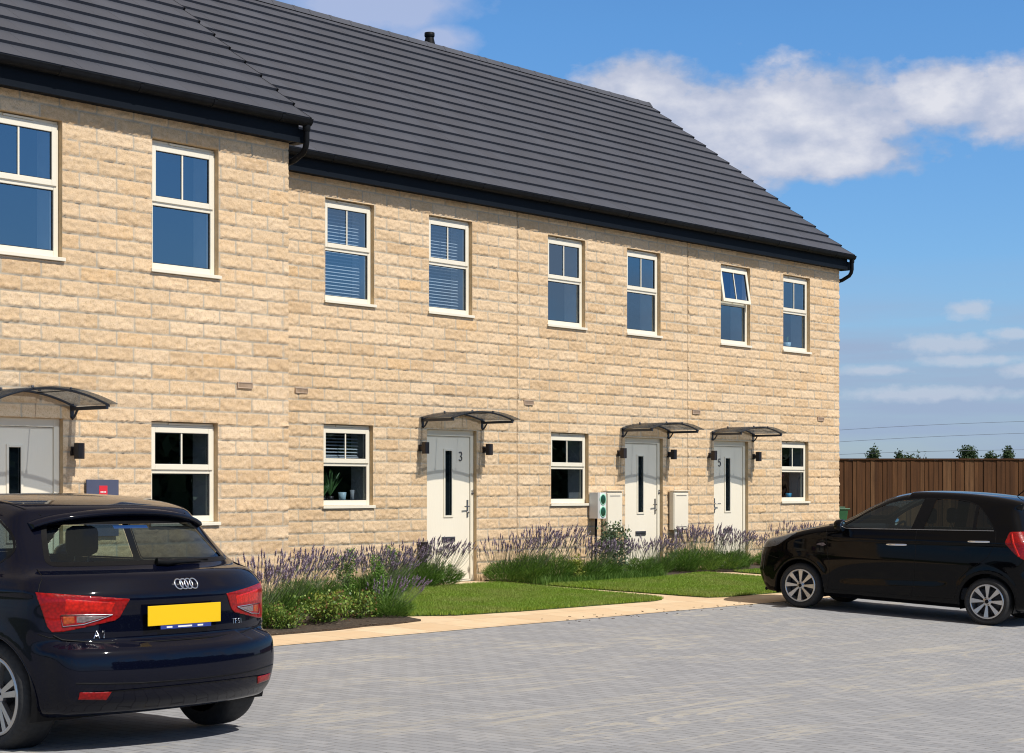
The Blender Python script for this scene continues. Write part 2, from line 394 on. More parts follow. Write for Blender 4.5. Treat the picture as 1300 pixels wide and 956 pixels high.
def paver_mat():
    m, nt, out = newmat('grey_block_paving'); N = NT(nt)
    tc = N.n('ShaderNodeTexCoord').outputs['Object']
    mp = N.n('ShaderNodeMapping'); mp.inputs['Rotation'].default_value = (0, 0, rad(90)); N.l(tc, mp.inputs[0])
    br = N.n('ShaderNodeTexBrick'); N.l(mp.outputs[0], br.inputs['Vector'])
    br.inputs['Scale'].default_value = 1; br.inputs['Brick Width'].default_value = .205; br.inputs['Row Height'].default_value = .105
    br.inputs['Mortar Size'].default_value = .0045; br.inputs['Mortar Smooth'].default_value = .3; br.inputs['Bias'].default_value = 0
    br.inputs['Color1'].default_value = (0,0,0,1); br.inputs['Color2'].default_value = (1,1,1,1); br.inputs['Mortar'].default_value = (.5,.5,.5,1)
    col = N.ramp(br.outputs['Color'], [(0, (.250,.256,.274)), (.5, (.278,.284,.301)), (1, (.312,.316,.332))])
    n1 = N.n('ShaderNodeTexNoise', i_Scale=.55, i_Detail=5.0); N.l(tc, n1.inputs['Vector'])
    n2 = N.n('ShaderNodeTexNoise', i_Scale=140.0, i_Detail=4.0); N.l(tc, n2.inputs['Vector'])
    col = N.mix(N.mapr(n1.outputs['Fac'], .4, .7, 0, .35), col, (.31,.312,.32))
    col = N.mix(N.mapr(n2.outputs['Fac'], .5, .8, 0, .22), col, (.20,.195,.20))
    # drifts of pale jointing sand washed along the falls
    m2 = N.n('ShaderNodeMapping'); m2.inputs['Rotation'].default_value = (0, 0, rad(-62)); m2.inputs['Scale'].default_value = (.25, 1.6, 1); N.l(tc, m2.inputs[0])
    n3 = N.n('ShaderNodeTexNoise', i_Scale=1.0, i_Detail=7.0, i_Roughness=.6, i_Distortion=.6); N.l(m2.outputs[0], n3.inputs['Vector'])
    sand = N.math('SUBTRACT', 1, N.mapr(N.math('ABSOLUTE', N.math('SUBTRACT', n3.outputs['Fac'], .53)), 0, .022, 0, 1))
    sand2 = N.mapr(n3.outputs['Fac'], .56, .8, 0, .5)
    s = N.math('MULTIPLY', N.math('MAXIMUM', sand, sand2), N.mapr(n1.outputs['Fac'], .38, .58, 0, 1), clamp=True)
    mort = br.outputs['Fac']
    col = N.mix(N.math('MULTIPLY', s, .34), col, (.56,.50,.37))
    col = N.mix(mort, col, N.mix(s, (.165,.16,.16), (.50,.44,.33)))
    p = N.n('ShaderNodeBsdfPrincipled', i_Roughness=.85); p.inputs['Specular IOR Level'].default_value = .3; N.l(col, p.inputs['Base Color'])
    hgt = N.math('ADD', N.math('MULTIPLY', mort, -1), N.math('ADD', N.math('MULTIPLY', n2.outputs['Fac'], .35), N.math('MULTIPLY', br.outputs['Color'], .12)))
    b = N.n('ShaderNodeBump', i_Strength=.7, i_Distance=.005); N.l(hgt, b.inputs['Height']); N.l(b.outputs[0], p.inputs['Normal'])
    N.l(p.outputs[0], out.inputs[0]); return m
M['paver'] = paver_mat()
def flag_mat():
    m, nt, out = newmat('buff_paving_flags'); N = NT(nt)
    tc = N.n('ShaderNodeTexCoord').outputs['Object']
    br = N.n('ShaderNodeTexBrick'); N.l(tc, br.inputs['Vector']); br.offset = 0
    br.inputs['Scale'].default_value = 1; br.inputs['Brick Width'].default_value = .6; br.inputs['Row Height'].default_value = .6
    br.inputs['Mortar Size'].default_value = .004; br.inputs['Color1'].default_value = (0,0,0,1); br.inputs['Color2'].default_value = (1,1,1,1)
    n1 = N.n('ShaderNodeTexNoise', i_Scale=5.0, i_Detail=8.0, i_Roughness=.65); N.l(tc, n1.inputs['Vector'])
    n2 = N.n('ShaderNodeTexNoise', i_Scale=90.0, i_Detail=4.0); N.l(tc, n2.inputs['Vector'])
    col = N.ramp(br.outputs['Color'], [(0, (.60,.44,.275)), (.5, (.67,.515,.335)), (1, (.71,.56,.385))])
    col = N.mix(N.mapr(n1.outputs['Fac'], .4, .7, 0, .6), col, (.60,.41,.24))
    col = N.mix(br.outputs['Fac'], col, (.30,.22,.14))
    p = N.n('ShaderNodeBsdfPrincipled', i_Roughness=.85); N.l(col, p.inputs['Base Color'])
    h = N.math('ADD', N.math('MULTIPLY', br.outputs['Fac'], -1), N.math('MULTIPLY', n2.outputs['Fac'], .5))
    b = N.n('ShaderNodeBump', i_Strength=.5, i_Distance=.005); N.l(h, b.inputs['Height']); N.l(b.outputs[0], p.inputs['Normal'])
    N.l(p.outputs[0], out.inputs[0]); return m
M['flag'] = flag_mat()

# one ground sheet to the horizon (falls away under everything else)
us = np.concatenate([[-3000,-1000,-300,-100], np.linspace(-60,60,61), [100,300,1000,3000]])
ys = np.concatenate([[-3000,-1000,-300,-100], np.linspace(-60,60,61), [100,300,1000,3000]])
tag(ground_sheet('ground', us, ys, M['field'], -.06), kind='structure')
tag(ground_sheet('parking_paving', np.linspace(-32, 30, 63), np.concatenate([np.linspace(-34,-12,6), np.linspace(-11.5,-4.27,20)]), M['paver'], 0), kind='structure')
# buff flag footpath along the parking bays + the branches to the doors (one sheet, lawns and beds lie over it)
tag(ground_sheet('footpath', np.linspace(-10, 16, 53), np.array([-4.27,-4.0,-3.4,-2.5,-1.6,-.8,0.02]), M['flag'], .004), kind='structure')
def patch(name, poly, mat, h0, h1, kind=None):
    """flat polygon following the ground, with an edge skirt"""
    mb = MB(); n = len(poly)
    bm = bmesh.new()
    vs = [bm.verts.new((x, y, 0)) for x, y in poly]; f = bm.faces.new(vs)
    bmesh.ops.triangulate(bm, faces=[f]); bmesh.ops.subdivide_edges(bm, edges=bm.edges, cuts=7, use_grid_fill=True)
    vv = [v.co.copy() for v in bm.verts]; ff = [[v.index for v in g.verts] for g in bm.faces]
    bm.verts.index_update(); ff = [[v.index for v in g.verts] for g in bm.faces]
    mb.add([(v.x, v.y, gzf(v.x, v.y)+h1) for v in vv], ff, True); bm.free()
    for i in range(n):
        a, b = poly[i], poly[(i+1) % n]
        mb.quad((a[0],a[1],gzf(*a)+h0), (b[0],b[1],gzf(*b)+h0), (b[0],b[1],gzf(*b)+h1), (a[0],a[1],gzf(*a)+h1))
    o = mb.build(name, mat); tag(o, kind=kind); return o
def inpoly(x, y, poly):
    c = np.zeros(np.shape(x), bool); n = len(poly)
    for i in range(n):
        x0, y0 = poly[i]; x1, y1 = poly[(i+1) % n]
        cond = ((y0 > y) != (y1 > y)) & (x < (x1-x0)*(y-y0)/((y1-y0)+1e-12)+x0)
        c ^= cond
    return c
LAWN1 = [(-.95,-2.95),(-.35,-3.22),(.6,-3.3),(3.2,-3.33),(3.5,-3.25),(3.56,-3.0),(3.55,-.45),(3.3,-.42),(1.2,-.42),(.7,-.8),(0.1,-1.5),(-.85,-2.4)]
LAWN2 = [(4.22,-3.0),(4.32,-3.4),(4.6,-3.47),(7.9,-3.47),(8.08,-3.3),(8.1,-.75),(7.3,-.85),(6.6,-1.02),(4.4,-.98),(3.98,-.9),(4.0,-1.4)]
LAWN3 = [(8.85,-3.3),(9.0,-3.45),(13.4,-3.45),(13.4,-.75),(8.9,-.75)]
for p in (LAWN1, LAWN2, LAWN3): patch('lawn', p, M['gfloor'], 0, .022, 'structure')
BED1 = [(-7.5,-3.55),(-2.7,-3.5),(-1.7,-3.52),(-1.15,-3.42),(-1.05,-3.1),(-1.05,-2.5),(0.1,-1.5),(.7,-.8),(1.2,-.42),(2.45,-.42),(2.45,0),(-1.72,0),(-1.72,-1.94),(-7.5,-1.94)]
BED2 = [(3.75,-.2),(3.98,-.9),(4.4,-.98),(6.6,-1.02),(7.3,-.85),(8.1,-.75),(8.1,0),(3.75,0)]
BED3 = [(8.9,-.75),(13.4,-.75),(13.4,0),(8.1,0),(8.1,-.3)]
for i, p in enumerate((BED1, BED2, BED3)): patch('flower_bed_soil', p, M['soil'], 0, .024+.001*i, 'structure')

def blades(name, poly, dens, h, mat, seed, lift=.02):
    r = np.random.RandomState(seed)
    xs = [p[0] for p in poly]; ys_ = [p[1] for p in poly]
    A = (max(xs)-min(xs))*(max(ys_)-min(ys_)); n = int(A*dens)
    x = r.uniform(min(xs)-.03, max(xs)+.03, n); y = r.uniform(min(ys_)-.03, max(ys_)+.03, n)
    cx, cy = np.mean(xs), np.mean(ys_)
    k = inpoly(cx+(x-cx)*.99, cy+(y-cy)*.985, poly); x = x[k]; y = y[k]; n = len(x)
    z = gz(x, y)+lift-.004
    hh = h*(r.uniform(.5, 1.1, n))*(.75+.5*fbm(x*1.3, y*1.3, 5)); a = r.uniform(0, 2*np.pi, n); w = r.uniform(.0022, .0042, n)
    lean = hh*r.uniform(.1, .75, n); la = r.uniform(0, 2*np.pi, n)
    dx, dy = np.cos(a)*w, np.sin(a)*w
    V = np.zeros((n, 5, 3))
    V[:,0] = np.stack([x-dx, y-dy, z], -1); V[:,1] = np.stack([x+dx, y+dy, z], -1)
    mx, my = x+np.cos(la)*lean*.35, y+np.sin(la)*lean*.35
    V[:,2] = np.stack([mx+dx*.8, my+dy*.8, z+hh*.6], -1); V[:,3] = np.stack([mx-dx*.8, my-dy*.8, z+hh*.6], -1)
    V[:,4] = np.stack([x+np.cos(la)*lean, y+np.sin(la)*lean, z+hh], -1)
    me = bpy.data.meshes.new(name); me.vertices.add(n*5); me.vertices.foreach_set('co', V.astype(np.float32).ravel())
    b = np.arange(n)*5
    L = np.stack([b, b+1, b+2, b+3, b+3, b+2, b+4], -1).astype(np.int32)
    me.loops.add(n*7); me.loops.foreach_set('vertex_index', L.ravel())
    ls = np.stack([np.arange(n)*7, np.arange(n)*7+4], -1).astype(np.int32).ravel()
    me.polygons.add(n*2); me.polygons.foreach_set('loop_start', ls)
    me.update(calc_edges=True)
    at = me.attributes.new('brnd', 'FLOAT', 'POINT'); at.data.foreach_set('value', np.repeat(r.rand(n), 5).astype(np.float32))
    me.materials.append(mat)
    o = bpy.data.objects.new(name, me); COL.objects.link(o); return o
def leaf_mat(name, stops, rough=.5, trans=.25, attr='brnd', patch_scale=1.2, patch_col=None):
    m, nt, out = newmat(name); N = NT(nt)
    a = N.n('ShaderNodeAttribute', attribute_name=attr).outputs['Fac']
    col = N.ramp(a, stops)
    if patch_col:
        tc = N.n('ShaderNodeTexCoord').outputs['Object']
        no = N.n('ShaderNodeTexNoise', i_Scale=patch_scale, i_Detail=4.0); N.l(tc, no.inputs['Vector'])
        col = N.mix(N.mapr(no.outputs['Fac'], .45, .7, 0, .7), col, patch_col)
    p = N.n('ShaderNodeBsdfPrincipled', i_Roughness=rough); p.inputs['Specular IOR Level'].default_value = .3; N.l(col, p.inputs['Base Color'])
    t = N.n('ShaderNodeBsdfTranslucent'); N.l(col, t.inputs[0])
    mx = N.n('ShaderNodeMixShader'); mx.inputs[0].default_value = trans; N.l(p.outputs[0], mx.inputs[1]); N.l(t.outputs[0], mx.inputs[2])
    N.l(mx.outputs[0], out.inputs[0]); return m
M['grass'] = leaf_mat('grass_blade', [(0,(.15,.27,.020)),(.5,(.22,.36,.036)),(1,(.34,.43,.07))], .5, .35, patch_col=(.33,.36,.10))
for i, (p, dn) in enumerate(((LAWN1, 11000), (LAWN2, 9000), (LAWN3, 3500))):
    tag(blades('grass', p, dn, .042, M['grass'], 11+i), ['short green grass in front of the door numbered three', 'short green grass between the two door paths', 'short green grass beyond the far door path'][i], 'grass', kind='stuff')

# door mat slab in the lawn before door 3
tag(MB().box(2.55,3.55,-.42,-.02, gzf(3,-.2)-.05, gzf(3,-.2)+.03).build('paving_slab', M['flag'], bevel=.004), kind='structure')
# ------------------------------------------------------------------ houses
COURSE = .1535; BL = .45
def wall_part(parent, u0, u1, z0, z1, yf, openings, seed, joints=(), zphase=0.0, u0edge=True, nx=.016, nz=10, zbase=None):
    """rock-faced coursed stone as real relief; openings: (ua,ub,za,zb)"""
    xb = {round(u0,4), round(u1,4)}
    for o in openings: xb |= {round(o[0],4), round(o[1],4)}
    xb = sorted(xb); xs = []
    for a, b in zip(xb[:-1], xb[1:]):
        k = max(2, int((b-a)/nx)); xs += list(np.linspace(a, b, k, endpoint=False))
    xs = np.array(xs+[xb[-1]])
    zb = {round(z0,4), round(z1,4)}
    for o in openings: zb |= {round(o[2],4), round(o[3],4)}
    zb = sorted(zb); zs = []
    for a, b in zip(zb[:-1], zb[1:]):
        k = max(2, int((b-a)/(COURSE/nz))); zs += list(np.linspace(a, b, k, endpoint=False))
    zs = np.array(zs+[zb[-1]])
    X, Z = np.meshgrid(xs, zs, indexing='ij')
    cz = (Z-zphase)/COURSE; row = np.floor(cz).astype(int); v = (cz-row)*COURSE
    jn = 0.0013
    xx = X/BL + .5*(row % 2) + .06*(vnoise(row*1.7, row*0+3., seed+5)-.5); colm = np.floor(xx).astype(int); w = (xx-colm)*BL
    R = np.random.RandomState(seed); T = R.rand(512, 512); brnd = T[row % 512, colm % 512]; T2 = R.rand(512,512)[row % 512, colm % 512]
    jag = (fbm(X*48, row*7.3+0*X, seed+1, 4)-.45)*.032*(.3+T2)
    top = COURSE - v; bot = v - .008 - np.maximum(jag, -.002)
    lf = np.minimum(w-.0055, BL-w-.0055) + (fbm(row*3.1+0*X, Z*30, seed+2, 2)-.5)*.004
    e_top = sstep(-.001, .012, top-.002); e_bot = sstep(0, .014, bot); e_l = sstep(0, .008, lf)
    block = e_top*e_bot*e_l
    n1 = fbm(X*7, Z*11+brnd*40, seed+3, 5); n2 = fbm(X*22, Z*30+brnd*9, seed+7, 4)
    chip = np.abs(fbm(X*9+brnd*20, Z*16, seed+9, 3)-.5)*2
    disp = .004*block + block*(.004 + .009*(n1-.25) + .020*(n2-.5)*(.35+.9*sstep(.75,.15,v/COURSE)) + .006*sstep(.8,.1,v/COURSE)*(.3+1.3*T2) - .006*sstep(.55,.95,1-chip) + .010*(fbm(X*55, Z*70, seed+13, 3)-.5))
    disp = np.maximum(disp, 0)+.0008*n2
    mortar = 1-np.minimum(np.minimum(sstep(0,.004,bot), sstep(0,.005,lf)), sstep(0,.003,top-.001))
    joint = np.zeros_like(X)
    for j in joints:
        g = sstep(.012, .006, np.abs(X-j)); joint = np.maximum(joint, g); disp = disp*(1-g)
    keep = np.ones((len(xs)-1, len(zs)-1), bool)
    xc = (xs[:-1]+xs[1:])/2; zc = (zs[:-1]+zs[1:])/2
    for (a, b, c, d_) in openings:
        keep &= ~(((xc > a) & (xc < b))[:,None] & ((zc > c) & (zc < d_))[None,:])
        inside = (X >= a-1e-4) & (X <= b+1e-4) & (Z >= c-1e-4) & (Z <= d_+1e-4)
        disp = np.where(inside, .007, disp)
    edge = (X <= u0+1e-4) | (X >= u1-1e-4)
    P = np.stack([X, yf-disp, Z], -1)
    o = grid_object('wall', P, M['stone'], parent, keep, {'brnd': brnd, 'mortar': mortar, 'joint': joint}, smooth=True)
    # reveals (cut returns of the stone at each opening), a part-mesh of their own
    for (a, b, c, d_) in openings:
        mb = MB()
        y0, y1 = yf-.007, yf+.13
        mb.quad((a,y0,c),(a,y0,d_),(a,y1,d_),(a,y1,c)); mb.quad((b,y0,c),(b,y1,c),(b,y1,d_),(b,y0,d_))
        mb.quad((a,y0,d_),(b,y0,d_),(b,y1,d_),(a,y1,d_)); mb.quad((a,y0,c),(a,y1,c),(b,y1,c),(b,y0,c))
        mb.build('window_reveal', M['stoneplain'], o, fix=False)
    return o

def digit_strokes(ch):
    if ch == '3': return [[(-.3,.42),(-.1,.5),(.15,.5),(.3,.35),(.28,.15),(.1,.03),(-.05,.02)],[(-.05,.02),(.15,-.03),(.32,-.18),(.3,-.38),(.1,-.5),(-.15,-.5),(-.32,-.4)]]
    return [[(.28,.5),(-.22,.5),(-.26,.08)],[(-.26,.08),(-.05,.14),(.2,.08),(.32,-.12),(.28,-.36),(.08,-.5),(-.15,-.5),(-.3,-.4)]]

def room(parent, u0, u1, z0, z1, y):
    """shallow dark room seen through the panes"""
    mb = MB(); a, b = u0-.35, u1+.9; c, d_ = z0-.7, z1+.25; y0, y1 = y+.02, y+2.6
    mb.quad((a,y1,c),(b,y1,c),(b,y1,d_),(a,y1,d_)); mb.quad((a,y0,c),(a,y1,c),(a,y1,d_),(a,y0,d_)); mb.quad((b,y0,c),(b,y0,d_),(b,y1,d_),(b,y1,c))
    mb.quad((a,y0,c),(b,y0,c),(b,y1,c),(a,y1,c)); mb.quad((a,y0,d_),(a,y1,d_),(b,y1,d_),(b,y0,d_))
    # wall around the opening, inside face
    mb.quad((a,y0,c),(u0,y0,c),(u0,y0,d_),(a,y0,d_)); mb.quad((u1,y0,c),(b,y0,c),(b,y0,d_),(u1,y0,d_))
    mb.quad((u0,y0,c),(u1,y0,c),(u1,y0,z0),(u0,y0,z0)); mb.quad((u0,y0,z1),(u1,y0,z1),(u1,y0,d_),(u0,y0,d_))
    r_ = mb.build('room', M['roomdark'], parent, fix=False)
    # plastered inner reveal
    k = MB(); ya, yb = y-.012, y+.23
    k.quad((u0+.03,ya,z0+.04),(u0+.03,ya,z1),(u0+.03,yb,z1),(u0+.03,yb,z0+.04)); k.quad((u1-.03,ya,z0+.04),(u1-.03,yb,z0+.04),(u1-.03,yb,z1),(u1-.03,ya,z1))
    k.quad((u0+.03,ya,z0+.075),(u1-.03,ya,z0+.075),(u1-.03,yb,z0+.075),(u0+.03,yb,z0+.075)); k.quad((u0+.03,ya,z1-.03),(u0+.03,yb,z1-.03),(u1-.03,yb,z1-.03),(u1-.03,ya,z1-.03))
    k.build('inner_reveal', M['plaster'], parent, fix=False)
    return r_

def window(parent, u0, u1, z0, z1, yf, split=.485, blind=0, open_deg=0, curtain=0, sill=True):
    """cream top-hung window: fixed pane below, casement with a glazing bar above. z0 = sill underside"""
    yo = yf+.055                                    # outer face of frame
    zs = z0+.045
    f = MB(); zt = z1-.006; fw = .055
    zm = zs+(zt-zs)*(1-split)
    f.frame(u0+.003, u1-.003, zs, zt-.03, fw, fw, fw+.01, fw, yo, yo+.07)
    f.box(u0+.003+fw, u1-.003-fw, yo+.002, yo+.068, zm-.028, zm+.028)
    f.box(u0+.003, u1-.003, yo+.012, yo+.07, zt-.03, zt)
    w = f.build('window', M['upvc'], parent, bevel=.004)
    if sill:
        MB().box(u0-.025, u1+.025, yf-.035, yo+.01, z0+.006, zs-.002).build('sill', M['upvc'], w, bevel=.004)
    cu = (u0+u1)/2
    MB().box(cu-.17, cu+.17, yo-.006, yo+.013, zt-.027, zt-.006).build('trickle_vent', M['upvc'], w, bevel=.004)
    # lower pane
    a, b = u0+fw+.003, u1-fw-.003
    g = MB(); g.frame(a, b, zs+fw+.01, zm-.028, .008,.008,.008,.008, yo+.014, yo+.03); g.build('gasket', M['seal'], w)
    g = MB(); g.quad((a+.008,yo+.022,zs+fw+.018),(b-.008,yo+.022,zs+fw+.018),(b-.008,yo+.022,zm-.036),(a+.008,yo+.022,zm-.036)); g.build('pane', M['glass'], w, fix=False)
    # casement
    c0, c1 = zm+.012, zt-.05; ca, cb = u0+.028, u1-.028; cw = .058; yc = yo-.014
    pv = Vector((0, yc, c1)); R = Matrix.Rotation(rad(open_deg), 4, 'X')      # top hung: bottom swings out
    def tr(mb):
        if open_deg: mb.v = [tuple(pv + (R @ (Vector(p)-pv))) for p in mb.v]
        return mb
    k = MB(); k.frame(ca, cb, c0, c1, cw, cw, cw, cw, yc, yc+.045); tr(k); s = k.build('casement', M['upvc'], w, bevel=.004)
    k = MB(); k.frame(ca+cw, cb-cw, c0+cw, c1-cw, .007,.007,.007,.007, yc+.012, yc+.03); tr(k).build('gasket', M['seal'], w)
    k = MB(); k.quad((ca+cw+.007,yc+.02,c0+cw+.007),(cb-cw-.007,yc+.02,c0+cw+.007),(cb-cw-.007,yc+.02,c1-cw-.007),(ca+cw+.007,yc+.02,c1-cw-.007)); tr(k).build('pane', M['glass'], w, fix=False)
    k = MB(); k.box(cu-.0095, cu+.0095, yc+.010, yc+.018, c0+cw, c1-cw); tr(k).build('glazing_bar', M['upvc'], w)
    if blind:
        k = MB(); zz = zt-.09; bot = zs+.07 if blind == 1 else zs+(zt-zs)*blind
        while zz > bot:
            k.add([(u0+.09,yo+.115,zz-.008),(u1-.09,yo+.115,zz-.008),(u1-.09,yo+.145,zz+.010),(u0+.09,yo+.145,zz+.010)], [(0,1,2,3)]); zz -= .043
        k.box(u0+.09,u1-.09,yo+.11,yo+.15,bot-.03,bot-.012)
        k.build('blind', M['blind'], w, fix=False)
    if curtain:
        k = MB(); n = 14
        xs = np.linspace(u1-.28, u1-.06, n) if curtain > 0 else np.linspace(u0+.06, u0+.28, n)
        pts = [(x, yo+.16+.022*math.sin(i*1.9)) for i, x in enumerate(xs)]
        for p, q in zip(pts[:-1], pts[1:]): k.quad((p[0],p[1],zs+.05),(q[0],q[1],zs+.05),(q[0],q[1],zt-.04),(p[0],p[1],zt-.04), smooth=True)
        k.build('curtain', M['curtain'], w, fix=False)
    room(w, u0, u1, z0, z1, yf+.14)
    return w

def door(parent, u0, u1, z0, z1, yf, handle=1, number=None, numside=1):
    """cream door with a long slit pane; handle=+1: lever on the right"""
    fr = MB(); yo = yf+.05
    wl, wr = (.035, .105) if True else (.07,.07)
    fr.frame(u0, u1, z0, z1, .065, .065, .04, .085, yo, yo+.07); fo = fr.build('door_frame', M['upvc'], parent, bevel=.005)
    MB().box(u0+.03, u1-.03, yo-.05, yo-.002, z0-.01, z0+.028).build('threshold', M['satin'], fo, bevel=.003)
    a, b, c, e = u0+.069, u1-.069, z0+.05, z1-.089
    yl = yo+.018
    cu = (a+b)/2-.02*handle*0; gw = .095; g0, g1 = c+.86-.0, e-.17
    L = MB()
    L.box(a, cu-gw, yl, yl+.044, c, e); L.box(cu+gw, b, yl, yl+.044, c, e)
    L.box(cu-gw, cu+gw, yl, yl+.044, c, g0); L.box(cu-gw, cu+gw, yl, yl+.044, g1, e)
    d_ = L.build('door', M['door'], parent)
    MB().frame(cu-gw, cu+gw, g0, g1, .028,.028,.028,.028, yl-.012, yl+.004).build('pane_trim', M['upvc'], d_, bevel=.003)
    MB().quad((cu-gw,yl+.014,g0),(cu+gw,yl+.014,g0),(cu+gw,yl+.014,g1),(cu-gw,yl+.014,g1)).build('pane', M['doorglass'], d_, fix=False)
    MB().box(cu-gw+.03, cu+gw-.03, yl+.03, yl+.043, g0+.0, g1).build('privacy_panel', M['roomdark'], d_)
    hx = b-.045 if handle > 0 else a+.045; hz = c+.98
    h = MB(); h.box(hx-.016, hx+.016, yl-.01, yl-.0005, hz-.12, hz+.12)
    h.tube([(hx,yl-.008,hz+.03),(hx,yl-.045,hz+.03),(hx-.012*handle,yl-.052,hz+.03),(hx-.11*handle,yl-.055,hz+.028)], .0095, 8)
    h.lathe([(0,-.022),(.014,-.02),(.014,0)], (hx, yl-.008, hz-.055), 12, 'y')
    h.build('handle', M['satin'], d_, bevel=.002)
    lz = c+.56
    l = MB(); l.box(cu-.135, cu+.135, yl-.012, yl-.0005, lz-.035, lz+.035); lo = l.build('letterbox', M['satin'], d_, bevel=.004)
    MB().box(cu-.115, cu+.115, yl-.016, yl-.0125, lz-.014, lz+.012).build('flap', M['seal'], lo)
    # key lock / bell push on the frame
    kx = u1-.03 if handle > 0 else u0+.03
    MB().lathe([(0,-.014),(.016,-.012),(.019,0)], (kx, yo-.0005, hz+.21), 12, 'y').build('bell_push', M['digit'], fo)
    MB().lathe([(0,-.010),(.014,-.009),(.014,0)], (kx, yo-.0005, hz+.25), 12, 'y').build('bell_push', M['satin'], fo)
    if number:
        nb = MB(); nx_ = cu+numside*(.245); nz_ = g1-.10; s = .115
        for st in digit_strokes(number): nb.tube([(nx_+p*s*.8, yl-.006, nz_+q*s) for p, q in st], .008, 6)
        nb.build('house_number', M['digit'], d_)
    return d_

def canopy(parent, u0, u1, zb, yf, rise=.10):
    """arched smoked sheet on two wall arms. zb: arm height"""
    c = MB(); P = .58
    r = empty('door_canopy', (0,0,0)); r.parent = parent
    for u in (u0+.03, u1-.03):
        k = MB(); k.box(u-.02, u+.02, yf-.02, yf-.004, zb-.09, zb+.05)
        k.box(u-.015, u+.015, yf-P, yf-.018, zb-.018, zb+.018)
        k.tube([(u,yf-.018,zb-.10),(u,yf-.06,zb-.07),(u,yf-.10,zb-.015)], .013, 6)
        k.build('bracket', M['canopy'], r, bevel=.003)
    W2 = (u1-u0)/2; cu = (u0+u1)/2; n = 24
    arc = lambda t, e=0: (cu+t*(W2+e), zb+.025+rise*(1-t*t))
    for yy in (yf-P+.01, yf-.03):
        k = MB(); pts = [arc(-1+2*i/n) for i in range(n+1)]
        for (a, za), (b, zb_) in zip(pts[:-1], pts[1:]):
            y0, y1 = yy-.010, yy+.010
            k.add([(a,y0,za-.020),(b,y0,zb_-.020),(b,y1,zb_-.020),(a,y1,za-.020),(a,y0,za),(b,y0,zb_),(b,y1,zb_),(a,y1,za)], [(0,3,2,1),(4,5,6,7),(0,1,5,4),(2,3,7,6)], True)
        k.build('arched_rail', M['canopy'], r, fix=False)
    k = MB(); y0, y1 = yf-P-.085, yf-.004; pts = [arc(-1+2*i/n, .035) for i in range(n+1)]
    for (a, za), (b, zb_) in zip(pts[:-1], pts[1:]):
        k.add([(a,y0,za+.002),(b,y0,zb_+.002),(b,y1,zb_+.002),(a,y1,za+.002),(a,y0,za+.007),(b,y0,zb_+.007),(b,y1,zb_+.007),(a,y1,za+.007)], [(0,3,2,1),(4,5,6,7),(0,1,5,4),(2,3,7,6)], True)
    k.build('canopy_sheet', M['sheet'], r, fix=False)
    k = MB()
    for t in (-.33, .33):
        a, za = arc(t); k.box(a-.005, a+.005, yf-P, yf-.02, za-.010, za-.001)
        for yy in (yf-P+.02, yf-.05): k.lathe([(0,.022),(.014,.018),(.014,0)], (a, yy, za+.006), 10)
    k.build('purlin', M['canopy'], r)
    return r

def wall_light(parent, u, z, yf):
    k = MB(); k.box(u-.03, u+.03, yf-.03, yf-.002, z-.045, z+.045); k.box(u-.022, u+.022, yf-.075, yf-.03, z-.025, z+.025)
    o = k.build('wall_light', M['lamp'], parent, bevel=.002)
    MB().box(u-.038, u+.038, yf-.148, yf-.075, z-.078, z+.078).build('lamp_shade', M['lamp'], o, bevel=.004)
    return o
M['airbrick'] = noise_mat('air_brick_clay', (.44,.33,.25), (.52,.40,.30), 30, .9, .2)
def airbrick(parent, u, z, yf):
    k = MB(); w, h = .105, .033
    k.frame(u-w, u+w, z-h, z+h, .008,.008,.008,.008, yf-.026, yf-.002)
    for i in range(13): x = u-w+.014+i*.0145; k.box(x, x+.006, yf-.022, yf-.004, z-h+.008, z+h-.008)
    o = k.build('air_brick', M['airbrick'], parent)
    MB().box(u-w+.006, u+w-.006, yf-.015, yf-.004, z-h+.006, z+h-.006).build('air_brick_back', M['stoneplain'], o)
    return o

